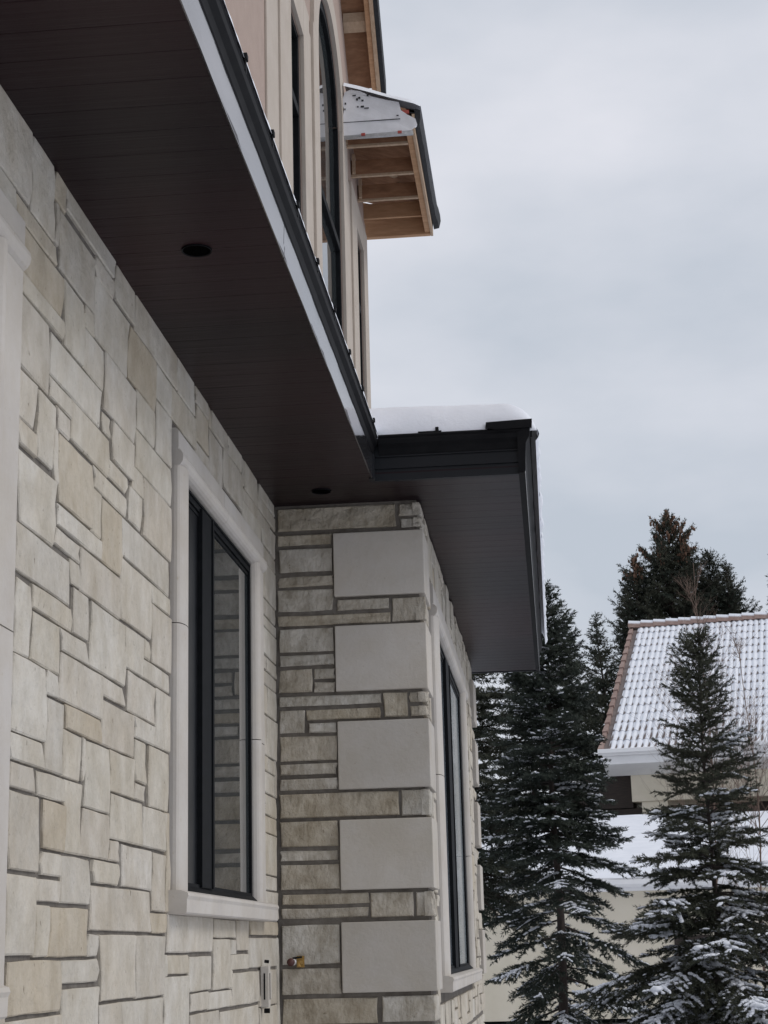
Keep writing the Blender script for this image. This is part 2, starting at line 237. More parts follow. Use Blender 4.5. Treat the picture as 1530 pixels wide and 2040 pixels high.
# dark room interior so open gaps never show sky
# ---- stones
def stone_mesh(mb, s0, s1, t0, t1, fn, amp, back=.02, e=.0028, proud=0.0, jit=.006, seed=0, tj=.0015, flat=False):
    rs = random.Random(seed); w_, h_ = s1-s0, t1-t0
    e = min(e, w_*.2, h_*.2)
    nc = 1 if flat else max(1, min(3, round(w_/.09))); nr = (3 if jit > .004 else 1) if flat else max(2, min(5, round(h_/.045)))
    cs = [0, e] + [e+(w_-2*e)*i/nc for i in range(1, nc)] + [w_-e, w_]
    ts = [0, e] + [e+(h_-2*e)*i/nr for i in range(1, nr)] + [h_-e, h_]
    jl = [rs.uniform(-jit, jit)+rs.uniform(-1,1)*jit*.5 for _ in ts]; jr = [rs.uniform(-jit, jit)+rs.uniform(-1,1)*jit*.5 for _ in ts]
    for a_ in (jl, jr):
        for q in range(1, len(a_)): a_[q] = a_[q-1]*.35 + a_[q]*.8
    jl[1] = jl[0]; jr[1] = jr[0]; jl[-2] = jl[-1]; jr[-2] = jr[-1]
    tx, ty = rs.uniform(-1,1)*amp*.6, rs.uniform(-1,1)*amp*.6
    C, R_ = len(cs), len(ts); g = []
    for j, t in enumerate(ts):
        for i, c in enumerate(cs):
            f = i/(C-1); k = c + jl[j]*(1-c/w_) + jr[j]*(c/w_)
            tt = t + (rs.uniform(-tj, tj) if j in (0, R_-1) else 0)
            edge = (i in (0, C-1)) or (j in (0, R_-1))
            dd = proud - (e*.9 if edge else 0) + (0 if edge else rs.uniform(-1,1)*amp*.5) + tx*(c/w_-.5)*2 + ty*(t/h_-.5)*2
            g.append(fn(s0+k, t0+tt, dd))
    fs = [(j*C+i, j*C+i+1, (j+1)*C+i+1, (j+1)*C+i) for j in range(R_-1) for i in range(C-1)]
    ring = [i for i in range(C)] + [j*C+C-1 for j in range(1, R_)] + [(R_-1)*C+i for i in range(C-2, -1, -1)] + [j*C for j in range(R_-2, 0, -1)]
    base = len(g)
    for q in ring:
        j, i = divmod(q, C); c, t = cs[i], ts[j]
        g.append(fn(s0 + c + jl[j]*(1-c/w_) + jr[j]*(c/w_), t0+t, -back))
    n = len(ring); fs += [(ring[(k+1)%n], ring[k], base+k, base+(k+1)%n) for k in range(n)]
    mb.add(g, fs)
fL = lambda s, t, d: W(-1+d, s, t)
fR = lambda s, t, d: W(s, 6.331-d, t)
f2 = lambda s, t, d: W(X2+d, s, t)
rs = random.Random(3)
for k, (a, b, c, d_) in enumerate(LEFT):
    mb = MB(); stone_mesh(mb, a-.0026, b+.0026, c-.0020, d_+.0020, fL, .0016, proud=rs.uniform(-.0015, .0015), jit=.0125, seed=k)
    part(mb, 'stone', M['stone'], mortar, smooth=False, fix=False)
for k, (t, a, b, c, d_) in enumerate(RET):
    mb = MB()
    if t == 'q':
        # dressed quoin block: wraps the corner
        mb.box(a, -.4345, 6.318, 6.60, c, d_)
        part(mb, 'quoin', M['quoin'], mortar, bevel=.006)
    elif b > -.46:
        a2 = max(a, -.99); y1 = 6.331 + rs.uniform(.10, .2)
        stone_mesh(mb, a2, b-.004, c+.002, d_-.002, fR, .006, e=.004, proud=rs.uniform(-.001, .004), jit=.003, seed=900+k)
        stone_mesh(mb, 6.325, y1, c+.002, d_-.002, f2, .006, e=.006, proud=.012, jit=.004, seed=950+k)
        part(mb, 'stone', M['rstone'], mortar, smooth=False, fix=False)
    else:
        stone_mesh(mb, max(a, -.99), b, c+.002, d_-.002, fR, .007, e=.004, proud=rs.uniform(-.001, .004), jit=.003, seed=900+k)
        part(mb, 'stone', M['rstone'], mortar, smooth=False, fix=False)
# second side wall: random courses; window surround left free
SUR2 = (6.76, 9.30, -.18, 1.43)
def ashlar(y0, y1, z0, z1, seed, excl, hs=(.05, .1, .15, .2), wmin=.10, wmax=.3):
    """irregular ashlar: fill a fine grid with random rectangles"""
    r = random.Random(seed); u = .05; nz_ = int(round((z1-z0)/u)); ny_ = int(round((y1-y0)/u)); occ = [[False]*ny_ for _ in range(nz_)]
    for j in range(nz_):
        for i in range(ny_):
            yc, zc = y0+(i+.5)*u, z0+(j+.5)*u
            if any(e[0] < yc < e[1] and e[2] < zc < e[3] for e in excl): occ[j][i] = True
    out = []
    for j in range(nz_):
        for i in range(ny_):
            if occ[j][i]: continue
            hh = r.choice((1,2,2,3,3,4)); ww = r.choice((2,3,3,4,5,6)) if hh < 4 else r.choice((2,3,4))
            k = 0
            while k < ww and i+k < ny_ and not occ[j][i+k]: k += 1
            ww = max(1, k)
            h2 = 0
            while h2 < hh and j+h2 < nz_ and not any(occ[j+h2][i+q] for q in range(ww)): h2 += 1
            for q in range(h2):
                for p in range(ww): occ[j+q][i+p] = True
            out.append((y0+i*u, y0+(i+ww)*u, z0+j*u, z0+(j+h2)*u))
    return out
qz = [(c, d_) for t, a, b, c, d_ in RET if t == 'q']
excl2 = [SUR2, (6.2, 6.62, -1, 2)] + [(10.12, 10.6, c-.02, d_+.02) for c, d_ in qz]
g2 = .006
n2 = 0
cand = [q for q in ashlar(6.55, 10.45, -.35, 1.65, 5, excl2) if q[1]-q[0] >= .04 and q[3]-q[2] >= .03]
cand.sort(key=lambda q: -(q[1]-q[0])*(q[3]-q[2])/q[0]**3)
room = 300 - len(LEFT) - sum(1 for r_ in RET if r_[0] != 'q')
many = MB()
for k, (a, b, c, d_) in enumerate(cand):
    mb = MB() if k < room else many
    stone_mesh(mb, a+g2, b-g2, c+g2*.7, d_-g2*.7, f2, .003, proud=rs.uniform(-.001, .008), jit=.006, seed=2000+k, flat=True)
    if k < room: part(mb, 'stone', M['stone'], mortar, smooth=False, fix=False)
    n2 += 1
if many.v: part(many, 'small_stones', M['stone'], mortar, smooth=False, fix=False, kind='stuff')
print('second wall stones', n2)
for c, d_ in qz:
    mb = MB(); mb.box(X2-.06, -.430, 10.14, 10.46, c, d_); part(mb, 'quoin', M['quoin'], mortar, bevel=.006)
# stones below the picture, down to the ground
mb = MB()
for k, (a, b, c, d_) in enumerate(ashlar(.65, 6.3, ZG, -.30, 11, [(0, 7, -.32, 3)])+ashlar(.65, 2.95, -.3, 1.6, 13, [(1.57, 3.14, .09, 1.44)])):
    if d_ < -.25 and c > -.36 and a > 2.9: continue
    stone_mesh(mb, a+g2, b-g2, c+g2*.7, d_-g2*.7, fL, .004, proud=0, jit=.006, seed=4000+k, flat=True)
for k, (a, b, c, d_) in enumerate(ashlar(-.99, -.46, ZG, -.37, 17, [])):
    stone_mesh(mb, a+g2, b-g2, c+g2*.7, d_-g2*.7, fR, .006, proud=0, jit=.003, seed=5000+k, flat=True)
for k, (a, b, c, d_) in enumerate(ashlar(6.34, 10.42, ZG, -.36, 19, [])):
    stone_mesh(mb, a+g2, b-g2, c+g2*.7, d_-g2*.7, f2, .004, proud=0, jit=.006, seed=6000+k, flat=True)
part(mb, 'lower_stones', M['stone'], mortar, smooth=False, fix=False, kind='stuff')
# ---- windows
def window(px, y0, y1, z0, z1, tj, tt, ma, mb_, sill_out, screen, jamb_z, fw_=.020):
    """px: wall plane; ma..mb_: mullion. moulded cast-stone surround, dark frame almost flush, two lights"""
    fr = MB(); a = .026; jt2 = .19 if screen else .325
    fr.box(px-.05, px-.002, y0, y0+a, z0, z1); fr.box(px-.05, px-.003, y1-fw_, y1, z0, z1)
    fr.box(px-.05, px-.004, y0+a, y1-fw_, z1-.030, z1); fr.box(px-.05, px-.0035, y0+a, y1-fw_, z0, z0+.028)
    fr.box(px-.05, px-.008, y0+a, y1-fw_, z1-.044, z1-.034); fr.box(px-.05, px+.001, y0+a, y1-fw_, z1-.012, z1-.006)
    root = fr.build('window', M['frame'], house, fix=False)
    mu = MB(); mu.box(px-.05, px+.004, ma, mb_-.02, z0+.02, z1-.02); mu.box(px-.05, px+.0085, mb_-.019, mb_, z0+.02, z1-.02)
    mu.build('mullion', M['frame'], root, fix=False)
    for (ya, yb, nm) in ((y0+.01, ma+.01, 'screen_pane' if screen else 'pane'), (mb_-.01, y1-.01, 'pane')):
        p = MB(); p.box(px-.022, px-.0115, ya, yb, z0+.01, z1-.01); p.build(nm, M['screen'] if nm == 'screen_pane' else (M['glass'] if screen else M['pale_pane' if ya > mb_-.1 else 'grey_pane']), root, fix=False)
    ledge = MB(); ledge.prism([(px-.03, z0-.010), (px+.014, z0-.010), (px+.013, z0+.004), (px-.001, z0+.018), (px-.03, z0+.018)], y0, y1, lambda p_, q_, t: W(p_, t, q_)); ledge.build('frame_ledge', M['frame'], root)
    def prof(wd):
        return [(0, -.05), (0, .002), (.004, .012), (.010, .019), (.019, .0245), (.030, .0265), (.041, .0245), (.049, .018), (.053, .010), (.056, .009), (.059, .0125), (wd*.93, .0125), (wd*.97, .010), (wd, .004), (wd, -.03)]
    def pier(wd):
        n_ = 12; return [(0, -.05)] + [(wd*.5-wd*.5*math.cos(math.pi*i/n_), .003+.0245*math.sin(math.pi*i/n_)**.75) for i in range(n_+1)] + [(wd, -.03)]
    zj = z0 + (z1-z0)*jamb_z
    for (za, zb) in ((z0-.02, zj-.0015), (zj+.0015, z1+.010)):
        mb = MB(); mb.prism(pier(tj), za, zb, lambda u, v, t: W(px+v, y0-u, t)); mb.build('window_jamb', M['trim'], root)
    zj2 = z0 + (z1-z0)*(jamb_z-.15 if jamb_z > .4 else jamb_z)
    for (za, zb) in ((z0-.02, zj2-.0015), (zj2+.0015, z1+.01)):
        mb = MB(); mb.prism(prof(jt2), za, zb, lambda u, v, t: W(px+v, y1+u, t)); mb.build('window_jamb', M['trim'], root)
    yj = y0 + (y1-y0)*.50
    for (ya, yb) in ((y0-tj+.004, yj-.0012), (yj+.0012, y1+jt2-.012)):
        mb = MB(); mb.prism(prof(tt), ya, yb, lambda u, v, t: W(px+v+.0015, t, z1+.003+u)); mb.build('window_lintel', M['trim'], root)
    mb = MB(); so_ = sill_out; ov = .035 if sill_out > .04 else .01
    mb.prism([(z0-.061, -.03), (z0-.061, so_-.008), (z0-.057, so_-.004), (z0-.024, so_-.003), (z0-.015, so_+.001), (z0-.007, so_-.002), (z0-.001, so_-.018), (z0+.002, -.03)],
             y0-tj-ov, y1+jt2+(.015 if sill_out > .04 else .0), lambda p_, v, t: W(px+v, t, p_)); mb.build('window_sill', M['trim'], root)
    return root
w1 = window(-1.0, *WIN1, .118, .115, 4.93, 5.09, .052, True, .62)
w1['label'] = 'window with dark screened left light and clear right light'
w0 = window(-1.0, *WIN0, .150, .115, 2.1, 2.26, .020, True, .62)
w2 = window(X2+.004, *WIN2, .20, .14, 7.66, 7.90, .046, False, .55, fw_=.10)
w2['label'] = 'tall window on the projecting side wall'
# ---- soffit planks
ZS = 1.652; XF = -.588; XO = -.042; YF = 6.032; YE = 10.64
mb = MB()
def plank_mesh(x0, x1, wy):
    b_ = MB(); g_ = .0013
    # v-groove plank: flat face with chamfered long edges
    prof = [(0, .02), (0, .0008), (g_, 0), (wy-g_, 0), (wy, .0008), (wy, .02)]
    b_.prism(prof, x0, x1, lambda p_, q_, t: W(t, p_, ZS+q_))
    return b_
pw = .1045; y = YF - pw*34; masters = {}
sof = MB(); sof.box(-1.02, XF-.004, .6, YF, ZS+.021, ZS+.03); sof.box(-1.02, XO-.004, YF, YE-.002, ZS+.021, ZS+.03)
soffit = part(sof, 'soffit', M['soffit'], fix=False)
i = 0
while y < YE-.02:
    if y < YF-.01: key = ('a', -1.03, XF)
    elif y < 6.33: key = ('b', -1.03, XO)
    else: key = ('c', X2-.03, XO)
    wd = min(pw, YE-y)
    k2 = (key[0], round(wd, 3))
    if k2 not in masters:
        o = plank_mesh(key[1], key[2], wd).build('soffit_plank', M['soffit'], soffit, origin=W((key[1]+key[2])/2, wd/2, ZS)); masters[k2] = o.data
    else:
        o = bpy.data.objects.new('soffit_plank', masters[k2]); COL.objects.link(o)
        link(o, soffit)
    o.location = W((key[1]+key[2])/2, y+wd/2, ZS) - wloc(soffit)
    y += pw; i += 1
# recessed lights
for (lx, ly) in ((-.790, 3.84), (-.794, 6.136)):
    mb = MB(); c = W(lx, ly, ZS); K = 28; R1, R2, dz = .037*S, .030*S, .006
    rings = [(R1, .001), (R1, -.006), (R1*.97, -.0065), (R1*.90, -.004), (R1*.88, -.0012), (.001, -.0010)]
    vs = [(c.x+r*math.cos(2*math.pi*j/K), c.y+r*math.sin(2*math.pi*j/K), c.z+z) for r, z in rings for j in range(K)]
    mb.add(vs, [(a*K+j, a*K+(j+1)%K, (a+1)*K+(j+1)%K, (a+1)*K+j) for a in range(5) for j in range(K)])
    # closed disc just below the planks; its black paints the dark inside the can
    mb.m = [0]*(3*K)+[1]*(2*K); o = mb.build('recessed_light', [M['metal'], M['can_dark']], soffit, smooth=False, origin=c); 
# ---- fascias and gutters
def fasc(y0, y1, name='fascia_board'):
    mb = MB(); zt = 1.738
    prof = [(XF-.003, ZS-.003), (XF, ZS-.003), (XF+.0012, ZS+.028), (XF-.0012, ZS+.030), (XF+.0008, zt-.004), (XF+.0008, zt), (XF-.003, zt)]
    n_ = 26
    for a in range(n_):
        ya, yb = y0+(y1-y0)*a/n_, y0+(y1-y0)*(a+1)/n_
        wv = lambda p_, q_, t: W(p_ + (.0004*math.sin(t*9.3)+.0003*math.sin(t*23.1+q_*40) if p_ > XF-.01 else 0), t, q_)
        mb.prism(prof, ya, yb, wv, caps=(a in (0, n_-1)))
    return part(mb, name, M['fascia'])
fasc(.6, 3.914); fasc(3.920, 6.028)
def gutter(fn, a, b, name='gutter', ln=None):
    """front profile: u = outward from fascia, z"""
    mb = MB()
    prof = [(-.03, 1.738), (-.006, 1.738), (.002, 1.748), (.006, 1.770), (.018, 1.783), (.020, 1.798), (.016, 1.806), (.020, 1.812), (.016, 1.818), (.010, 1.816), (.008, 1.79), (-.03, 1.79)]
    mb.prism(prof, a, b, fn); return part(mb, name, M['metal'])
gut = gutter(lambda u, z, t: W(XF+u, t, z), .6, 6.022)
gutr = gutter(lambda u, z, t: W(t, YF-.004-u, z), XF+.022, -.040)
mb = MB(); mb.prism([(-.02, ZS-.004), (.004, ZS-.004), (.006, 1.70), (.010, 1.76), (.024, 1.785), (.028, 1.818), (.018, 1.824), (-.02, 1.80)], YF-.024, YE+.01, lambda u, z, t: W(XO+u, t, z)); part(mb, 'gutter', M['metal'])
mb = MB(); mb.box(XO+.003, XO+.0048, YF-.03, YE+.012, ZS-.009, ZS+.0); part(mb, 'edge_trim', M['steel'])
# hangers standing out of the snow at the gutter
for hy in (2.52, 2.90, 3.277, 3.634, 4.032, 4.409, 4.781, 5.161, 5.538, 5.90):
    mb = MB(); x = -.571; mb.box(x-.003, x+.003, hy-.006, hy+.006, 1.80, 1.838); mb.box(x-.003, x+.006, hy-.008, hy+.010, 1.834, 1.848)
    part(mb, 'gutter_hanger', M['metal'], gut, bevel=.002)
mb = MB(); mb.box(-.357, -.345, YF-.02, YF+.03, 1.79, 1.838); part(mb, 'gutter_hanger', M['metal'], gutr, bevel=.002)
mb = MB(); mb.box(-.42, -.335, YF-.018, YF+.0, 1.815, 1.824); part(mb, 'gutter_hanger', M['metal'], gutr)
# black capping piece at the outer corner of the return gutter
mb = MB(); mb.prism([(-.175, 1.822), (-.135, 1.812), (-.008, 1.816), (-.006, 1.847), (-.14, 1.843), (-.172, 1.842)], YF-.030, YF+.10, lambda p_, z, t: W(p_, t, z)); part(mb, 'gutter_cap', M['metal'], gutr)
# return fascia: three laps and a deep shadow board at the inner corner
for k in range(3):
    z0_, z1_ = ZS-.002+k*.0445, ZS-.002+(k+1)*.0445
    mb = MB(); mb.prism([(YF+.02, z0_), (YF-.003, z0_), (YF+.002, z1_), (YF+.02, z1_)], XF+.004, XO-.002, lambda p_, z, t: W(t, p_, z)); part(mb, 'fascia_board', M['dmetal'])
mb = MB(); mb.box(-.60, XF+.006, YF-.045, YF+.01, ZS-.004, 1.745); part(mb, 'corner_board', M['dmetal'])
mb = MB(); mb.box(-1.0, XO, YE, YE+.02, ZS-.004, 1.80); part(mb, 'fascia_board', M['dmetal'])
# lower roof deck below the snow
mb = MB()
mb.add([W(XF-.01, .6, 1.79), W(XF-.01, 6.05, 1.79), W(-1.02, 6.05, 1.93), W(-1.02, .6, 1.93)], [(0,1,2,3)])
mb.add([W(-.05, 6.04, 1.80), W(-.05, YE, 1.80), W(-1.0, YE, 1.84), W(-1.0, 6.04, 1.84)], [(0,1,2,3)])
part(mb, 'roof_deck', M['shingle'], fix=False)
# ---- upper storey wall with its openings
UA = (6.82, 7.23); UB = (7.78, 8.78); UC = (9.46, 9.82); ZH = 4.15; ZSP = 4.43; RB = .50; YC = 8.28; UZ0 = 2.25
def arch(y): return ZSP + math.sqrt(max(0, RB*RB-(y-YC)**2))*.93
def rake(y): return 6.07 - abs(y-YC)*1.0
YW1 = 10.03
def wall_top(y): return max(rake(y), 4.69)
mb = MB(); ycs = sorted({.6, 4.0, UA[0], UA[1], UB[0], UB[1], UC[0], UC[1], 6.9, YW1, *[UB[0]+(UB[1]-UB[0])*i/20 for i in range(21)]})
for a, b in zip(ycs, ycs[1:]):
    c = (a+b)/2; za, zb = wall_top(a), wall_top(b)
    def quad(z0a, z0b, z1a, z1b):
        v = [W(-1, a, z0a), W(-1, b, z0b), W(-1, b, z1b), W(-1, a, z1a), W(-1.1, a, z0a), W(-1.1, b, z0b), W(-1.1, b, z1b), W(-1.1, a, z1a)]
        mb.add(v, [(0,1,2,3), (5,4,7,6), (4,5,1,0), (3,2,6,7), (0,3,7,4), (1,5,6,2)])
    if UA[0] <= c <= UA[1] or UC[0] <= c <= UC[1]: quad(1.7, 1.7, UZ0, UZ0); quad(ZH, ZH, za, zb)
    elif UB[0] <= c <= UB[1]: quad(1.7, 1.7, UZ0, UZ0); quad(arch(a), arch(b), za, zb)
    else: quad(1.7, 1.7, za, zb)
mb.box(-5, -1.0, YW1-.001, YW1+.1, 1.7, 4.45)
upper = part(mb, 'upper_wall', M['stucco'], fix=False)
def band(poly_y0, poly_y1, z0, z1, d0, d1):
    b_ = MB(); b_.box(-1.0-.0, -1.0+d1, poly_y0, poly_y1, z0, z1); return part(b_, 'trim_band', M['band'], upper, bevel=.004)
# stepped bands beside and over the openings
band(6.20, 6.50, 1.75, 4.42, 0, .010); band(6.502, UA[0]-.001, 1.75, 4.36, 0, .020)
band(UA[0], UA[1], ZH+.001, 4.359, 0, .0195)
band(UA[1]+.001, 7.42, 1.75, 4.36, 0, .020); band(7.422, 7.58, 1.75, 4.34, 0, .006); band(7.582, UB[0]-.001, 1.75, ZSP, 0, .020)
band(UB[1]+.001, 9.0, 1.75, ZSP, 0, .020); band(9.002, 9.20, 1.75, 4.30, 0, .006); band(9.202, UC[0]-.001, 1.75, 4.33, 0, .018)
band(UC[0], UC[1], ZH+.001, 4.329, 0, .0175); band(UC[1]+.001, YW1+.004, 1.75, 4.33, 0, .018)
mb = MB(); n_ = 28; ro, ri = RB+.17, RB
for i in range(n_):
    t0_, t1_ = math.pi*i/n_, math.pi*(i+1)/n_
    P = lambda r, t, x: W(x, YC-r*math.cos(t), ZSP+r*math.sin(t)*.93)
    v = [P(ri, t0_, -1), P(ro, t0_, -1), P(ro, t1_, -1), P(ri, t1_, -1), P(ri, t0_, -.980), P(ro, t0_, -.980), P(ro, t1_, -.980), P(ri, t1_, -.980)]
    mb.add(v, [(4,5,6,7), (0,4,7,3), (1,2,6,5)] + ([(0,1,5,4)] if i == 0 else []) + ([(3,7,6,2)] if i == n_-1 else []))
part(mb, 'trim_band', M['band'], upper)
# upper windows
def upwin(y0, y1, arched, bars):
    f_ = MB(); dp = -.006; a = .030
    xf0, xf1 = -1.085, -1+dp
    f_.box(xf0, xf1, y0, y0+a, UZ0, ZSP if arched else ZH); f_.box(xf0, xf1, y1-a*1.3, y1, UZ0, ZSP if arched else ZH)
    f_.box(xf0, xf1-.001, y0+a, y1-a*1.3, UZ0, UZ0+a)
    if arched:
        for i in range(24):
            t0_, t1_ = math.pi*i/24, math.pi*(i+1)/24; ro_, ri_ = RB, RB-.060
            P = lambda r, t, x: W(x, YC-r*math.cos(t), ZSP+r*math.sin(t)*.93)
            v = [P(ri_, t0_, xf0), P(ro_, t0_, xf0), P(ro_, t1_, xf0), P(ri_, t1_, xf0), P(ri_, t0_, xf1-.001), P(ro_, t0_, xf1-.001), P(ro_, t1_, xf1-.001), P(ri_, t1_, xf1-.001)]
            f_.add(v, [(4,5,6,7), (0,4,7,3), (1,2,6,5)])
    else: f_.box(xf0, xf1-.001, y0+a, y1-a*1.3, ZH-a, ZH)
    root = f_.build('upper_window', M['frame'], house, fix=False)
    for zb_ in bars:
        b_ = MB(); b_.box(-1.06, -1+dp+.002, y0+a, y1-a, zb_, zb_+.045); b_.build('glazing_bar', M['frame'], root, bevel=.004)
    p = MB()
    if arched:
        K = 24; vs = [W(-1.030, YC-(RB-.02)*math.cos(math.pi*i/K), ZSP+(RB-.02)*.93*math.sin(math.pi*i/K)) for i in range(K+1)] + [W(-1.030, y1-.01, UZ0+.01), W(-1.030, y0+.01, UZ0+.01)]
        n0 = len(vs); vs += [v + Vector((-.015, 0, 0)) for v in vs]
        p.add(vs, [tuple(range(n0)), tuple(range(n0, 2*n0))[::-1]] + [(i, (i+1)%n0, n0+(i+1)%n0, n0+i) for i in range(n0)])
    else: p.box(-1.04, -1.030, y0+.01, y1-.01, UZ0+.01, ZH-.01)
    p.build('pane', M['glass'], root)
    return root
upwin(*UA, False, (3.72,)); upwin(*UB, True, (3.70,)); upwin(*UC, False, (3.72,))
# ---- boxed eave, still open from below (far and near side of the gable)
EO, EI, EZ = -.580, -1.0, 4.415
def eave(y0, y1, nearend):
    root = MB(); root.add([W(EO, y0, EZ+.125), W(EO, y1, EZ+.125), W(-1.0, y1, EZ+.262), W(-1.0, y0, EZ+.262), W(EO, y0, EZ+.14), W(EO, y1, EZ+.14), W(-1.0, y1, EZ+.277), W(-1.0, y0, EZ+.277)],
        [(0,1,2,3), (4,7,6,5), (0,4,5,1), (0,3,7,4), (1,5,6,2)])
    r_ = part(root, 'open_eave', M['ply'], fix=False)
    b_ = MB(); b_.box(EO-.016, EO, y0, y1, EZ, EZ+.12); b_.build('fascia_board', M['wood2'], r_, bevel=.003)
    b_ = MB(); b_.box(EO-.05, EO-.017, y0+.012, y1-.02, EZ+.008, EZ+.10); b_.build('sub_fascia', M['wood'], r_, bevel=.003)
    # roof edge membrane folding over, bulging at the far end
    n_ = 14; c_ = MB()
    for i in range(n_):
        ya, yb = y0+(y1-y0)*i/n_, y0+(y1-y0)*(i+1)/n_
        def fx(u, z, t):
            bl = max(0, (t-y0)/(y1-y0)-.86)/.14; wob = .0015*math.sin(t*31)+.002*math.sin(t*7)
            return W(EO+u*(1+.45*bl)+(wob if u > .01 else 0), t, EZ+z-.0*bl)
        c_.prism([(-.02, .125), (.001, .125), (.004, .045), (.028, .052), (.036, .10), (.034, .142), (.0, .150), (-.05, .155)], ya, yb, fx, caps=i in (0, n_-1))
    c_.build('roof_edge', M['shingle'], r_)
    return r_
ev1 = eave(8.83, 10.28, True)
for yy in (8.955, 9.345, 9.69):
    b_ = MB(); b_.box(-1.0, EO-.05, yy, yy+.020, EZ+.004, EZ+.018); b_.box(-1.0, EO-.05, yy+.003, yy+.017, EZ+.018, EZ+.11, 1); b_.build('rafter', [M['wood2'], M['ply']], ev1)
    b_ = MB(); b_.box(-.99, -.972, yy-.02, yy+.004, EZ+.02, EZ+.14); b_.build('block', M['wood2'], ev1)
b_ = MB(); b_.prism([(-1.09, EZ-.001), (EO-.017, EZ-.001), (EO-.017, EZ+.13), (-1.09, EZ+.26)], 10.235, 10.275, lambda p_, q_, t: W(p_, t, q_)); b_.build('end_board', M['wood'], ev1, bevel=.003)
b_ = MB(); b_.box(-1.09, EO-.051, 10.06, 10.08, EZ+.05, EZ+.15); b_.build('end_board', M['wood'], ev1)
b_ = MB()
for (ya, xa, yb, xb) in ((9.40, -.95, 9.66, -.76), (9.72, -.76, 9.98, -.65)):
    v0, v1 = W(xa, ya, EZ+.115), W(xb, yb, EZ+.13); dd = (v1-v0).normalized(); pr = dd.cross(Vector((0,0,1)))*.022
    b_.add([v0-pr, v0+pr, v1+pr, v1-pr, v0-pr+Vector((0,0,.02)), v0+pr+Vector((0,0,.02)), v1+pr+Vector((0,0,.02)), v1-pr+Vector((0,0,.02))], [(0,1,2,3), (4,7,6,5), (0,4,5,1), (2,6,7,3), (1,5,6,2), (0,3,7,4)])
b_.build('brace', M['wood2'], ev1)
# near end of the far eave: white membrane sheet under snow
b_ = MB(); ol = [(-.985, .012), (-.60, .018), (-.566, .05), (-.575, .085), (-.62, .115), (-.655, .145), (-.665, .195), (-.74, .215), (-.82, .24), (-.88, .275), (-.935, .292), (-.97, .28), (-.985, .22), (-.975, .17), (-.985, .10)]
K = len(ol); NY = 8.822
vs = [W(x, NY+.004*math.sin(x*30+z*20), EZ+z) for x, z in ol] + [W(x, NY+.02, EZ+z) for x, z in ol]
b_.add(vs, [tuple(range(K)), tuple(range(K, 2*K))[::-1]] + [(i, (i+1)%K, K+(i+1)%K, K+i) for i in range(K)])
b_.build('membrane_sheet', M['membrane'], ev1)
b_ = MB(); b_.box(-.985, -.66, NY-.004, NY+.001, EZ+.088, EZ+.091)
for (x, z, w_, h_) in ((-.905, .222, .010, .010), (-.893, .232, .012, .008), (-.875, .215, .012, .006), (-.90, .178, .008, .006), (-.88, .176, .018, .008), (-.86, .168, .025, .003), (-.845, .243, .012, .008), (-.925, .25, .02, .004), (-.97, .20, .008, .01), (-.972, .165, .006, .01), (-.68, .11, .012, .003)):
    b_.box(x, x+w_, NY-.006, NY+.0015, EZ+z, EZ+z+h_)
b_.build('tear_marks', M['shingle'], ev1)
b_ = MB(); b_.box(-.99, EO-.01, NY+.004, NY+.028, EZ-.002, EZ+.016); b_.build('end_strip', M['steel'], ev1)
b_ = MB()
for x in (-.87, -.665): b_.box(x-.011, x+.011, NY-.002, NY+.03, EZ+.004, EZ+.018)
b_.box(-.65, -.61, NY+.006, NY+.02, EZ+.125, EZ+.145)
b_.build('red_clip', M['tape'], ev1)
# ---- gable rake over the arched window
def rakeroof():
    b_ = MB(); L0, L1 = YC, 9.44
    for sgn in (1, -1):
        P = lambda x, y_, dz: W(x, YC + sgn*(y_-YC), 6.07-(y_-YC)+dz)
        def slab(bb, x0, x1, z0, z1, ya=L0, yb=L1):
            v = [P(x0, ya, z0), P(x1, ya, z0), P(x1, yb, z0), P(x0, yb, z0), P(x0, ya, z1), P(x1, ya, z1), P(x1, yb, z1), P(x0, yb, z1)]
            bb.add(v, [(0,1,2,3), (4,7,6,5), (0,4,5,1), (2,6,7,3), (1,5,6,2), (0,3,7,4)])
        slab(b_, -1.5, -.81, .125, .14)
        if sgn == 1: root = None
    root = part(b_, 'gable_rake', M['ply'])
    for sgn in (1, -1):
        P = lambda x, y_, dz: W(x, YC + sgn*(y_-YC), 6.07-(y_-YC)+dz)
        def mk(name, x0, x1, z0, z1, mt, ya=L0, yb=L1):
            bb = MB(); v = [P(x0, ya, z0), P(x1, ya, z0), P(x1, yb, z0), P(x0, yb, z0), P(x0, ya, z1), P(x1, ya, z1), P(x1, yb, z1), P(x0, yb, z1)]
            bb.add(v, [(0,1,2,3), (4,7,6,5), (0,4,5,1), (2,6,7,3), (1,5,6,2), (0,3,7,4)]); bb.build(name, mt, root)
        mk('rake_board', -.835, -.812, -.02, .12, M['wood2']); mk('sub_rake', -.865, -.837, -.005, .10, M['wood']); mk('roof_edge', -.811, -.785, .0, .17, M['shingle'])
        for q in (.12, .36, .60, .84): mk('lookout', -1.0, -.866, .04, .10, M['wood2'], YC+q-.02, YC+q+.025)
rakeroof()
# main roof mass above
mb = MB(); mb.add([W(-1.3, .6, 4.80), W(-1.3, YE, 4.80), W(-4.6, YE, 5.9), W(-4.6, .6, 5.9)], [(0,1,2,3)]); part(mb, 'main_roof', M['shingle'], fix=False)
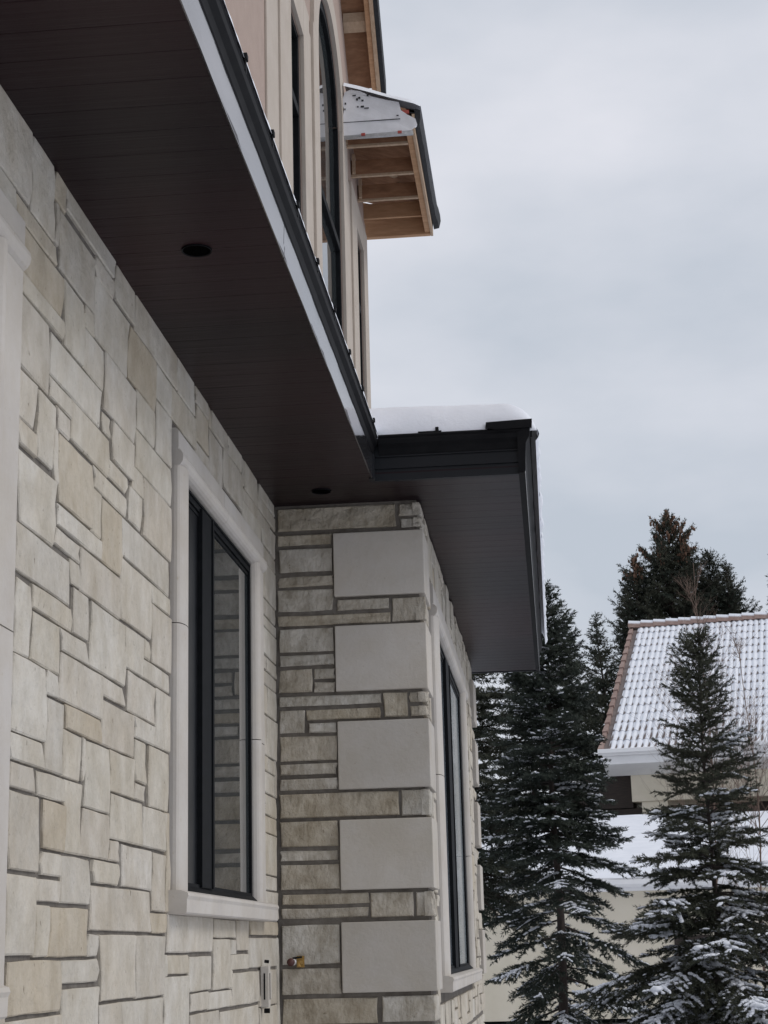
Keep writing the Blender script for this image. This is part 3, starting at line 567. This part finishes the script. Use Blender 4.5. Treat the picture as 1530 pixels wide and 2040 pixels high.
# ---- outdoor tap on the return wall
tp = MB(); yb_ = 6.331; tp.tube([W(-.921, yb_-.005, -.036), W(-.921, yb_-.03, -.036), W(-.921, yb_-.055, -.038), W(-.921, yb_-.058, -.050)], [.011, .013, .012, .013], 12)
tp.box(-.935, -.908, yb_-.012, yb_-.006, -.052, -.012)
tap = part(tp, 'outdoor_tap', M['brass'], smooth=False)
mb = MB(); mb.tube([W(-.948, yb_-.075, -.033), W(-.948, yb_-.062, -.033), W(-.944, yb_-.055, -.033)], [.020, .021, .014], 14); mb.build('knob', M['valve'], tap, smooth=True)
mb = MB(); mb.tube([W(-.943, yb_-.057, -.033), W(-.941, yb_-.050, -.033)], [.0165, .0165], 14); mb.build('collar', M['white'], tap)
mb = MB(); mb.tube([W(-.944, yb_-.045, -.020), W(-.914, yb_-.03, -.016)], [.006, .005], 8); mb.build('handle', M['metal'], tap)
# ---- slotted metal wall box beside it
mb = MB(); mb.box(-1.0, -.972, 5.925, 5.962, -.175, -.042)
bx = part(mb, 'slotted_wall_plate', M['quoin'], bevel=.003)
mb = MB(); mb.box(-.989, -.984, 5.9235, 5.93, -.150, -.065); mb.box(-.975, -.9705, 5.941, 5.947, -.150, -.065); mb.build('slot', M['metal'], bx)
mb = MB(); mb.box(-.998, -.982, 5.985, 6.045, -.150, -.060); mb.build('plate', M['trim'], bx, bevel=.003)
mb = MB(); mb.box(-.998, -.984, 5.963, 5.984, -.165, -.055); mb.box(-.998, -.985, 5.985, 6.04, -.166, -.152); mb.build('recess', M['metal'], bx)
mb = MB(); mb.tube([W(-.99, 5.95, -.026), W(-.975, 5.95, -.028)], .008, 8); mb.tube([W(-.99, 5.94, -.186), W(-.972, 5.94, -.186)], .012, 8); mb.build('bolt', M['metal'], bx)
# ---------------------------------------------------------------- snow on the lower roofs
def sheet(name, fn, nu, nv, label, mt='snow', kind='stuff', parent=None):
    g_ = MB(); vs = [fn(i/nu, j/nv) for j in range(nv+1) for i in range(nu+1)]
    g_.add(vs, [(j*(nu+1)+i, j*(nu+1)+i+1, (j+1)*(nu+1)+i+1, (j+1)*(nu+1)+i) for j in range(nv) for i in range(nu)])
    o = g_.build(name, M[mt], parent, smooth=True, fix=False, kind=kind, label=label); return o
def rnd_edge(d, r): 
    d = max(0, min(1, d/r)); return math.sqrt(max(0, 1-(1-d)**2))
def snow_ret(u, v):
    # u across from the wall out to the gutter end, v away from the camera; denser rows near both edges
    uu = 1-(1-u)**2.2; vv = v**2.6
    x = -.80 + .810*uu; y = 6.017 + (10.66-6.017)*vv
    x += .004*nz3(y*9, u*4, 3)*uu
    ex = rnd_edge(.010-x, .12); ey = rnd_edge(y-6.017, .11)
    h = .150*ex*(.35+.65*ey)*ey**.6 if ey < 1 else .150*ex
    h += .004*nz3(x*14, y*14, 2)*min(1, ex*1.5)*ey
    z = 1.806 + h*(1-.10*max(0, (x+.5)/.5)) + .003*nz3(x*6, y*4, 1)
    if y > 6.5: z += .004*nz3(y*11, x*3, 9)
    return W(x, y, z)
sheet('roof_snow', snow_ret, 44, 90, 'rounded thick snow lying on the roof over the projecting bay')
def snow_left(u, v):
    x = -.570 - .43*(u**1.8); y = .6 + 5.55*v
    sc = .010*nz3(y*7, 0, 5)+.006*nz3(y*25, 0, 7)
    d_ = -.570-x
    return W(x, y, 1.824 + (.046+sc*1.6)*rnd_edge(d_+.0005, .022) + .42*max(0, d_-.012))
sheet('roof_snow', snow_left, 12, 420, 'thin ragged snow line behind the long black gutter')
def snow_lump(u, v):
    x = .004 + .012*math.sin(u*math.pi)*(1+.5*nz3(v*60, 1, 1)); y = 6.1+4.4*v
    on = max(0, nz3(y*5, 3, 2)+.15)
    return W(x*1+.010*on*math.sin(u*math.pi), y, 1.80+.045*(1-u)*(1) - .03*on*u)
sheet('roof_snow', snow_lump, 4, 240, 'snow lumps hanging over the outer gutter of the bay')
def snow_eave(u, v):
    x = EO + .016 - .43*u; y = 8.800 + 1.42*v
    return W(x+.02, y, EZ+.135+rnd_edge(y-8.798, .03)*(.022+.034*rnd_edge(u*.42+.004, .05)*(1+.3*nz3(y*5, x*5, 0))) + .36*(u*.42))
sheet('roof_snow', snow_eave, 12, 40, 'snow on top of the high open eave')
# ---------------------------------------------------------------- icosahedron pool for snow lumps
t = (1+5**.5)/2
ICO = np.array([(-1,t,0),(1,t,0),(-1,-t,0),(1,-t,0),(0,-1,t),(0,1,t),(0,-1,-t),(0,1,-t),(t,0,-1),(t,0,1),(-t,0,-1),(-t,0,1)])/math.sqrt(1+t*t)
ICF = np.array([(0,11,5),(0,5,1),(0,1,7),(0,7,10),(0,10,11),(1,5,9),(5,11,4),(11,10,2),(10,7,6),(7,1,8),(3,9,4),(3,4,2),(3,2,6),(3,6,8),(3,8,9),(4,9,5),(2,4,11),(6,2,10),(8,6,7),(9,8,1)])
def np_mesh(name, V, Fc, mt, parent, smooth=False, origin=None, kind=None):
    me = bpy.data.meshes.new(name); V = np.asarray(V, dtype=np.float32); Fc = np.asarray(Fc, dtype=np.int32)
    o0 = np.array(origin if origin is not None else (0, 0, 0), dtype=np.float32); V = V-o0
    k = Fc.shape[1]; nf = len(Fc)
    me.vertices.add(len(V)); me.vertices.foreach_set('co', V.ravel())
    me.loops.add(nf*k); me.loops.foreach_set('vertex_index', Fc.ravel())
    me.polygons.add(nf); me.polygons.foreach_set('loop_start', np.arange(0, nf*k, k)); me.polygons.foreach_set('loop_total', np.full(nf, k))
    if smooth: me.polygons.foreach_set('use_smooth', np.ones(nf, bool))
    me.update(); me.validate(); me.materials.append(mt)
    o = bpy.data.objects.new(name, me); COL.objects.link(o); o.location = Vector(o0.tolist())
    if parent: link(o, parent)
    if kind: o['kind'] = kind
    return o
def unit(v): return v/np.maximum(np.linalg.norm(v, axis=-1, keepdims=True), 1e-9)
def spruce(base, H, label, group=None, z_lo=.4, R=lambda f: .9, whorl=.26, per=6, twig_gap=.075, seed=1, nl=.032, nw=.008, nper=5, step=.028,
           up=lambda f: .2, mt='needle', snow=.3, snow_z=lambda f: 1.0, tr=.07, cones=0, lean=(0,0), skip=None, dens=lambda f: 1.0, pad=1.0, name='spruce_tree', twl=.42, ragged=.42):
    """tapered trunk, whorls of limbs with side twigs; every twig is clothed in needle blades"""
    r = np.random.default_rng(seed); base = np.array(base, float)
    root = thing(name, label, 'tree', base.tolist(), group)
    def axis(z): f = (z-base[2])/H; return np.array([base[0]+lean[0]*f+.02*math.sin(z*1.7+seed), base[1]+lean[1]*f, z])
    mb = MB(); zz = [base[2]-.1+ (H+.1)*k/24 for k in range(25)]
    mb.tube([axis(z) for z in zz], [max(.006, tr*(1-k/24)**.9) for k in range(25)], 8); mb.build('trunk', M['bark'], root, smooth=True)
    P, D, Wd = [], [], []          # twig sample points, directions
    SP, SS, SD = [], [], []        # snow lumps
    LV, LF = [], []                # limb wood
    CP = []
    z = base[2]+H-.12
    while z > base[2]+z_lo:
        f = 1-(z-base[2])/H         # 0 at the tip, 1 at the ground
        Rz = R(f); n = max(3, int(per*dens(f)+r.random()))
        a0 = r.random()*6.28
        for b in range(n):
            az = a0 + 6.283*b/n + r.normal()*.22; L = Rz*(1.14-ragged+ragged*r.random()); zb = z + r.uniform(-.5, .5)*whorl
            if L < .06: L = .06
            el = up(f)+r.normal()*.10; m_ = max(4, int(L/.10)+2)
            dirh = np.array([math.cos(az), math.sin(az), 0]); side = np.array([-math.sin(az), math.cos(az), 0])
            s = np.linspace(0, 1, m_); sag = -.30*L*s**1.6*min(1, f*2.0)*(1 if el < .5 else .4) + .10*L*s**4
            bend = r.normal()*.10*L
            pts = axis(zb)[None] + dirh*(s*L*math.cos(el))[:, None] + side*(bend*s**2)[:, None]; pts[:, 2] += s*L*math.sin(el)+sag
            # limb wood: three sided
            rr = (.006+.012*L)*(1-s*.85)*(tr/.07)**.5; n0 = sum(len(q) for q in LV)
            ring = np.array([[0, 0, 1], [0, 0, -.5], [0, 0, -.5]]); 
            for k in range(m_):
                LV.append(np.array([pts[k]+[0, 0, rr[k]], pts[k]-side*rr[k]*.87-[0, 0, rr[k]*.5], pts[k]+side*rr[k]*.87-[0, 0, rr[k]*.5]]))
                if k: 
                    for j in range(3): LF.append((n0+(k-1)*3+j, n0+(k-1)*3+(j+1)%3, n0+k*3+(j+1)%3, n0+k*3+j))
            tl = np.linspace(0, 1, m_)
            def at(t): return np.array([np.interp(t, tl, pts[:, c]) for c in range(3)]).T
            # needles on the outer limb
            t_in = .25 if L > .5 else .05
            q = at(np.arange(t_in, 1.0, step/max(L, .05))); dq = unit(np.gradient(q, axis=0)) if len(q) > 1 else None
            if dq is not None: P.append(q); D.append(dq)
            # side twigs
            tt = np.arange(.12+.1*r.random(), .98, twig_gap/L); sg = 1
            for t_ in tt:
                sg = -sg
                lt = L*twl*(1-t_)**.6*(.7+.5*r.random())+.03
                if f > .3 and t_ < .3: lt *= .5
                dr = unit(dirh*(.62+.3*r.random())+side*sg*(.75+.2*r.random())+np.array([0, 0, math.sin(el)*.6+r.normal()*.16-.18*f]))
                p0 = at(t_)
                k = np.arange(.01, lt, step)
                q = p0 + dr*k[:, None] + np.array([0, 0, -1])*(k[:, None]**2)*.55
                if len(q) > 1: P.append(q); D.append(np.repeat(dr[None], len(q), 0))
                # tertiary
                if lt > .22:
                    for k3 in np.arange(.08, lt*.9, .085):
                        s3 = 1 if r.random() < .5 else -1; l3 = (lt-k3)*.45*(.6+.6*r.random())+.02
                        d3 = unit(dr*.7+np.cross(dr, [0, 0, 1])*s3*.75+np.array([0, 0, r.normal()*.2-.15]))
                        kk = np.arange(.01, l3, step); q3 = p0+dr*k3+d3*kk[:, None]+np.array([0, 0, -1])*k3*k3*.55
                        if len(kk) > 1: P.append(q3); D.append(np.repeat(d3[None], len(q3), 0))
                pz = noise.noise(Vector((p0*2.3/pad).tolist())+Vector((seed, 0, 0)))
                if snow and pz > .42-.55*snow*snow_z(f)*2 and f > .1:
                    for kk in np.arange(.0, lt*.8, .034*pad):
                        if r.random() < .8:
                            sz = pad*(1.15-.6*kk/max(lt, .01))*r.uniform(.7, 1.15); SP.append(p0+dr*kk+[0, 0, -.5*kk*kk+.014]); SS.append((.034*sz, .026*sz, .017*sz)); SD.append(dr)
                elif snow and r.random() < snow*snow_z(f)*1.3:
                    kk = r.uniform(.2, .95)*lt; SP.append(p0+dr*kk+[0, 0, -.5*kk*kk+.012]); sz = r.uniform(.55, 1.5)*pad; SS.append((.040*sz, .015*sz, .010*sz)); SD.append(dr)
            if snow:
                npd = int(L*2*snow*snow_z(f)*(f > .12))
                for _ in range(npd):
                    t_ = r.uniform(.3, .97); c0 = at(t_)
                    ln_ = int(r.uniform(2, 5) if r.random() < .6 else r.uniform(5, 11))
                    for j in range(ln_):
                        SP.append(c0+dirh*(j-.0)*.035*r.uniform(.6, 1.2)+side*r.normal()*.02+[0, 0, .018+r.normal()*.004]); sz = r.uniform(.7, 1.35)*pad; SS.append((.05*sz, .040*sz, .021*sz)); SD.append(dirh+side*r.normal()*.3)
            if cones and f < cones and r.random() < .8:
                for _ in range(int(9*L)+3): CP.append(at(r.uniform(.45, 1))+r.normal(size=3)*.05+[0, 0, -.12])
        z -= whorl*(.55+.45*min(1, f*3+.2))*(.85+.3*r.random())
    # leader
    q = axis(base[2]+H)[None]-np.array([[0, 0, 1]])*np.arange(0, .45, step*.6)[:, None]; P.append(q); D.append(np.repeat(np.array([[0, 0, 1.]]), len(q), 0))
    P = np.concatenate(P); D = np.concatenate(D); n = len(P)
    if skip is not None:
        kp = ~skip(P); P = P[kp]; D = D[kp]; n = len(P)
    V = []
    for j in range(nper):
        a = unit(np.cross(D, r.normal(size=(n, 3)))); ctr = P + r.normal(size=(n, 3))*step*.25
        ctr = ctr + D*(r.random((n, 1))*step)
        tip = ctr + D*nl*(.55+.3*r.random((n, 1))) + a*nl*(.55+.4*r.random((n, 1)))
        wv = unit(np.cross(D, a))*nw*.5 + D*nw*.35
        V.append(np.stack([ctr-wv, ctr+wv, tip], 1))
    # twig cores
    wv = unit(np.cross(D, np.array([0, 0, 1.])+r.normal(size=(n, 3))*.3))*nw*.35
    V.append(np.stack([P-wv, P+wv, P+D*step*1.4], 1))
    V = np.concatenate(V).reshape(-1, 3)
    np_mesh('crown', V, np.arange(len(V)).reshape(-1, 3), M[mt], root, origin=base)
    np_mesh('limbs', np.concatenate(LV), np.array(LF), M['bark'], root, origin=base)
    if SP:
        SP = np.array(SP); SS = np.array(SS); SD = unit(np.array(SD)); sd = unit(np.cross(np.array([0, 0, 1.]), SD)); n = len(SP)
        ico = ICO[None]*(1+r.normal(size=(n, 12, 1))*.16)
        X = SP[:, None]+SD[:, None]*ico[..., :1]*SS[:, None, :1]+sd[:, None]*ico[..., 1:2]*SS[:, None, 1:2]+np.array([0, 0, 1.])*ico[..., 2:]*SS[:, None, 2:]
        Fc = (ICF[None]+12*np.arange(n)[:, None, None]).reshape(-1, 3)
        np_mesh('snow', X.reshape(-1, 3), Fc, M['snow'], root, smooth=True, origin=base, kind='stuff')
    if CP:
        CP = np.array(CP); n = len(CP); X = CP[:, None]+ICO[None]*np.array([.045, .045, .10])*(1+r.normal(size=(n, 1, 1))*.2)
        np_mesh('cones', X.reshape(-1, 3), (ICF[None]+12*np.arange(n)[:, None, None]).reshape(-1, 3), M['cone'], root, origin=base, kind='stuff')
    return len(V)//3
ntri = 0
ntri += spruce((0.02, 25, 0), 6.74, 'snow dusted spruce with a bare dark trunk close to the corner of the stone house', seed=11, z_lo=.15,
   R=lambda f: min(.07+3.6*f, .10+1.25*f**.5), whorl=.185, per=8, up=lambda f: .62-1.0*f, snow=.30, snow_z=lambda f: .30+1.1*f, tr=.075, pad=1.0, twig_gap=.052, nl=.046, nw=.013, step=.026, nper=5, twl=.50, dens=lambda f: 1.25 if f < .58 else .40, ragged=.55)
ntri += spruce((1.80, 21, -.1), 5.36, 'thin topped spruce with thick snow pads on its lower boughs in front of the villa', seed=23, z_lo=.1,
   R=lambda f: .10+min(3.2*f, .22+1.0*f)+1.3*f**2.6, whorl=.155, per=7, up=lambda f: .85-1.25*f, snow=.44, snow_z=lambda f: max(0, (f-.34))*2.8, tr=.045, pad=1.25, mt='needle_w' , twig_gap=.052, nl=.036, nw=.0095, step=.022, nper=5, twl=.48, lean=(.05, 0), dens=lambda f: 1.0 if f < .45 else 1.2, ragged=.6)
ntri += spruce((-1.50, 31, 0), 8.2, 'dense dark spruce half hidden by the far corner of the stone house', seed=5, z_lo=2.5,
   R=lambda f: .25+1.95*f**.8, whorl=.25, per=9, up=lambda f: .45-.9*f, snow=.12, snow_z=lambda f: .6, tr=.12, nl=.065, nw=.019, step=.046, twig_gap=.095, nper=4, pad=1.2, twl=.5, mt='needle_far')
ntri += spruce((-.55, 56, 0), 12.2, 'broad dark spruce beyond the snowy wing, behind the bare trunked one', seed=15, z_lo=3.8,
   R=lambda f: .3+2.6*f**.7, whorl=.40, per=9, up=lambda f: .45-.7*f, snow=.08, snow_z=lambda f: .6, tr=.18, nl=.11, nw=.034, step=.08, twig_gap=.16, nper=4, pad=1.6, twl=.5, mt='needle_far')
ntri += spruce((.80, 53, 0), 10.4, 'bushy dark spruce between the bare trunked one and the tiled roof', seed=8, z_lo=3.6,
   R=lambda f: .25+2.0*f**.85, whorl=.40, per=8, up=lambda f: .5-.6*f, snow=.10, snow_z=lambda f: .6, tr=.15, nl=.10, nw=.030, step=.07, twig_gap=.13, nper=5, pad=1.6, twl=.5, mt='needle_far')
old = [((6.0, 80, 0), 21.0, 'tallest old spruce with brown cones behind the tiled roof', 31, .14, 2.6), ((4.35, 79, 0), 18.8, 'old spruce with a few cones at the left of the group behind the roof', 32, .07, 1.6),
       ((7.9, 81, 0), 19.4, 'old dark spruce right of the tallest one behind the roof', 33, 0, 2.3), ((9.1, 82, 0), 17.6, 'lowest old spruce at the right of the group behind the roof', 34, 0, 2.2), ((6.95, 82, 0), 19.9, 'old spruce half hidden behind the tallest one', 35, .05, 1.9),
       ((3.95, 81, 0), 17.9, 'leftmost old spruce of the group, beside the ridge end', 36, 0, 1.2), ((8.6, 80, 0), 18.6, 'narrow old spruce second from the right of the group', 37, 0, 1.2)]
for b, H, lab, sd, cn, rr in old:
    ntri += spruce(b, H, lab, 'old spruces behind the villa', seed=sd, z_lo=10.2, R=(lambda rr: (lambda f: .22+min(rr, rr*(f*5)**.85)))(rr), whorl=.46, per=7, up=lambda f: .95-1.5*f, snow=0, tr=.25, nl=.12, nw=.032, step=.09, twig_gap=.19, nper=4, mt='needle_far', cones=cn, twl=.42, ragged=.55)
ntri += spruce((11.15, 80, 0), 20.0, 'spruce at the right edge of the picture beyond the roof', seed=41, z_lo=9, R=lambda f: .2+min(1.8, 5*f), whorl=.6, per=6, up=lambda f: .3, snow=0, tr=.25, nl=.15, nw=.045, step=.12, twig_gap=.25, nper=4, mt='needle_far')
ntri += spruce((3.2, 76, 0), 15.6, 'sparse spruce with one leaning side top left of the roof ridge', seed=43, z_lo=7, R=lambda f: .2+min(1.9, 5*f), whorl=.45, per=7, up=lambda f: .5, snow=0, tr=.22, nl=.14, nw=.04, step=.11, twig_gap=.2, nper=4, mt='needle_far', lean=(-.9, 0), twl=.5)
print('needle triangles', ntri)
# ---------------------------------------------------------------- bare birch saplings
def bare_tree(base, H, label, seed, spread=.22, n=46):
    r = random.Random(seed); root = thing('bare_birch', label, 'tree', base)
    mb = MB(); b = Vector(base); pts = [b+Vector((.05*math.sin(k*.7+seed), 0, H*k/12)) for k in range(13)]
    mb.tube(pts, [max(.005, .024*(1-k/12)) for k in range(13)], 6); mb.build('trunk', M['twig'], root, smooth=True)
    mb = MB()
    def grow(p, d_, L, r0_, dep):
        q = [p]; dd = d_.copy()
        for k in range(4):
            dd = (dd+Vector((r.gauss(0, .12), r.gauss(0, .12), .10))).normalized(); q.append(q[-1]+dd*L/4)
        mb.tube(q, [r0_*(1-.2*k) for k in range(5)], 3)
        if dep < 2:
            for k in range(1, 5):
                for _ in range(2): 
                    e_ = (dd+Vector((r.gauss(0, .5), r.gauss(0, .5), r.gauss(0, .3)))).normalized(); grow(q[k], e_, L*r.uniform(.35, .55), r0_*.6, dep+1)
    for k in range(n):
        f = r.uniform(.25, .97); p = b+Vector((.05*math.sin(f*12*.7+seed), 0, H*f)); a = r.uniform(0, 6.28)
        grow(p, Vector((math.cos(a)*spread*2, math.sin(a)*spread*2, 1)).normalized(), (1-f)*H*.34+.3, .0055, 0)
    mb.build('branches', M['twig'], root, fix=False)
bare_tree((3.15, 35, 0), 9.1, 'slim bare birch with reddish twigs rising in front of the tiled roof', 3, .18, 30)
bare_tree((2.72, 24, 0), 5.6, 'low bare birch with a tangle of fine twigs at the right edge', 9, .45, 20)
# ---------------------------------------------------------------- neighbour's villa
YW = math.radians(-9.3); cY, sY = math.cos(YW), math.sin(YW); B0 = Vector((1.38, 50, 0))
def NW(u, v, z): return Vector((B0.x+cY*u - sY*v, B0.y+sY*u + cY*v, z))
villa = thing('villa', 'cream rendered villa with a snow covered clay tile roof and a low snowy wing', 'house', B0)
def nbox(mb, u0, u1, v0, v1, z0, z1):
    vs = [NW(a, b_, c) for c in (z0, z1) for b_ in (v0, v1) for a in (u0, u1)]; mb.add(vs, [(0,2,3,1),(4,5,7,6),(0,1,5,4),(2,6,7,3),(0,4,6,2),(1,3,7,5)])
def vpart(name, mt, *bx, parent=villa, **k):
    mb = MB()
    for b_ in bx: nbox(mb, *b_)
    return mb.build(name, M[mt], parent, **k)
ZE, ZR, VR, UL = 6.95, 12.2, 9.9, 13.5
sl_ = (ZR-ZE)/VR; ang = math.atan(sl_); SL = math.hypot(VR, ZR-ZE)
def RP(u, s, h=0): return NW(u, s*math.cos(ang)-h*math.sin(ang), ZE+s*math.sin(ang)+h*math.cos(ang))
mb = MB(); mb.add([RP(0, 0, -.03), RP(UL, 0, -.03), RP(UL, SL, -.03), RP(0, SL, -.03), NW(0, 2*VR, ZE), NW(UL, 2*VR, ZE)], [(0,1,2,3), (3,2,5,4)])
vroof = mb.build('roof', M['tiledark'], villa, fix=False)
vpart('upper_wall', 'cream', (.78, UL-.6, .85, 2*VR-.8, 5.55, 6.62))
vpart('wall', 'cream', (1.45, UL-.6, 3.2, 2*VR-.8, 0, 5.55))
vpart('pillar', 'cream', (1.05, 1.78, .9, 1.6, 0, 5.548)); vpart('pillar', 'cream', (5.6, 6.4, .9, 1.6, 0, 5.548))
vpart('gable_wall', 'cream', (.80, .95, 1.2, 2*VR-.9, 6.62, 7.2))
# boxed white eave with gutter
mb = MB(); mb.prism([(-.10, 6.98), (-.14, 6.90), (-.10, 6.80), (.0, 6.79), (.02, 6.62), (.02, 6.56), (.84, 6.30), (.84, 6.90)], .12, UL, lambda v, z, t_: NW(t_, v, z)); mb.build('boxed_eave', M['white'], villa)
mb = MB(); mb.prism([(-.16, 6.98), (-.17, 6.88), (-.10, 6.82), (-.06, 6.90), (-.06, 7.0)], .0, UL, lambda v, z, t_: NW(t_, v, z)); mb.build('gutter', M['white'], villa)
# dark timber loggia parts
vpart('timber_panel', 'dkwood', (-1.2, .776, 1.1, 2.0, 5.4, 6.35)); vpart('timber_panel', 'dkwood', (-.8, 1.045, 1.15, 2.3, 4.5, 5.38)); vpart('timber_panel', 'dkwood', (1.80, 5.55, 1.5, 1.7, 3.9, 5.45))
# tiles
pu, rows = .186, 16; ps = SL/rows
def tile_mesh(wide, var=0):
    L_, n_ = ps*1.02, 5
    vs, fs, mi = [], [], []
    prof = [(0, .0), (.22, .012), (.42, .040), (.62, .046), (.82, .026), (1.0, .0)]
    for s in (0, L_):
        h0 = .012 if s == 0 else 0
        for a, h in prof: vs.append((a*pu, s, h+h0))
    fs += [(i, i+1, 7+i, 6+i) for i in range(5)]; mi += [0]*5
    for a, h in prof: vs.append((a*pu, .004, -.02))
    fs += [(12+i, 13+i, i+1, i) for i in range(5)]; mi += [0]*5
    # bare clay wedge in the tile valley, the valley's shade painted into its colour
    b = len(vs); hh = ps*((.62, .75, .9, .45) if wide else (.24, .32, .40, .12))[var]; k = .074 if not wide else .105
    vs += [(.0, -.008, .022), (k, -.008, .052), (k*.7, hh*.4, .050), (k*.35, hh, .036), (.004, hh*.35, .024)]
    fs += [(b, b+1, b+2, b+3, b+4)]; mi += [1]
    return vs, fs, mi
tm = {}
ex = NW(1, 0, 0)-NW(0, 0, 0); ey = (RP(0, 1)-RP(0, 0)); ez = ex.cross(ey)
for wide in (False, True):
    for var in range(4):
        vs, fs, mi = tile_mesh(wide, var); me = bpy.data.meshes.new('roof_tile')
        me.from_pydata([tuple(ex*a+ey*b+ez*c) for a, b, c in vs], [], fs); me.materials.append(M['snow']); me.materials.append(M['tiledark'])
        me.polygons.foreach_set('material_index', mi); tm[wide, var] = (me, vs, fs, mi)
rest = MB(); cnt = 0; ncol = int(UL/pu)
for rw in range(rows):
    # roof edge leans in towards the ridge a little
    for c_ in range(1, ncol):
        wide = rw < 3 and (rw < 2 or c_ % 3 != 1)
        p = RP(c_*pu + .10, rw*ps); var = random.choice((0, 0, 1, 1, 1, 2, 2, 3)); p = p + ez*random.uniform(-.006, .012) + ex*random.uniform(-.008, .008) + ey*random.uniform(-.03, .02)
        if c_ <= 18 and cnt < 298:
            o = bpy.data.objects.new('roof_tile', tm[wide, var][0]); COL.objects.link(o); o.location = p; link(o, vroof); cnt += 1
        else:
            me, vs, fs, mi = tm[wide, var]; n0 = len(rest.v)
            rest.v += [tuple(p+ex*a+ey*b+ez*c) for a, b, c in vs]; rest.f += [tuple(n0+i_ for i_ in f_) for f_ in fs]; rest.m += mi
rest.build('roof_tiles', [M['snow'], M['tiledark']], vroof, fix=False, kind='stuff')
for rw in range(rows):
    mb = MB(); a0, a1 = rw*ps, (rw+1)*ps+.06
    v = [RP(-.01, a0, -.10), RP(.15, a0, -.05), RP(.12, a1, -.08), RP(.0, a1, -.12), RP(-.02, a0, .06), RP(.14, a0, .07), RP(.11, a1, .02), RP(.0, a1, .01)]
    mb.add(v, [(0,3,2,1), (4,5,6,7), (0,1,5,4), (1,2,6,5), (2,3,7,6), (3,0,4,7)]); mb.build('rake_tile', M['terra'], vroof)
k = 0; u = -.05
while u < UL:
    mb = MB(); pr = [(-.17, -.06), (-.12, .09), (0, .15), (.12, .09), (.17, -.06)]
    mb.prism(pr, u, u+.50, lambda a, b_, t_: NW(t_, VR+a, ZR+b_+.03+(.05*(1-(t_-u)/.5)))); o = mb.build('ridge_tile', M['terra'], vroof)
    mb = MB(); mb.prism([(-.13, .10), (-.06, .20), (0, .225), (.06, .20), (.12, .10), (0, .14)], u+.01, u+.47, lambda a, b_, t_: NW(t_, VR+a, ZR+b_+.0+(.05*(1-(t_-u)/.5)))); mb.build('snow', M['snow'], vroof, smooth=False)
    u += .43
# low wing with its own snowy roof
GZ = 2.98
def wing_snow(u_, v_):
    x = -5.5 + 17*u_; y = 39.6 + 8.4*v_
    b = rnd_edge(v_*8.4+.001, .18)
    return Vector((x, y+.03*nz3(x*1.5, 0, 4), GZ+.03+.16*b + .215*8.4*v_ + .03*nz3(x*.7, y*.7, 0)))
o = sheet('snow_blanket', wing_snow, 90, 26, 'smooth snow on the low wing', kind='stuff'); link(o, villa)
mb = MB(); mb.box(-5.4, 11.4, 40.1, 48, 0, 2.9, raw=True); mb.build('wing_wall', M['cream'], villa)
mb = MB(); mb.box(-5.5, 11.5, 39.62, 40.2, 2.74, 3.03, raw=True); mb.build('wing_fascia', M['white'], villa)
mb = MB(); mb.prism([(39.62, 2.98), (39.50, 2.97), (39.49, 2.88), (39.54, 2.82), (39.62, 2.82)], -5.5, 11.5, lambda a, b_, t_: Vector((t_, a, b_))); mb.build('wing_gutter', M['white'], villa)
mb = MB(); mb.box(2.55, 3.35, 40.05, 40.12, .65, 1.75, raw=True); mb.build('dark_opening', M['dkwood'], villa)

print('stones', len([c for c in mortar.children if c.name.startswith('stone')]), 'planks', len(soffit.children), 'tiles', cnt)
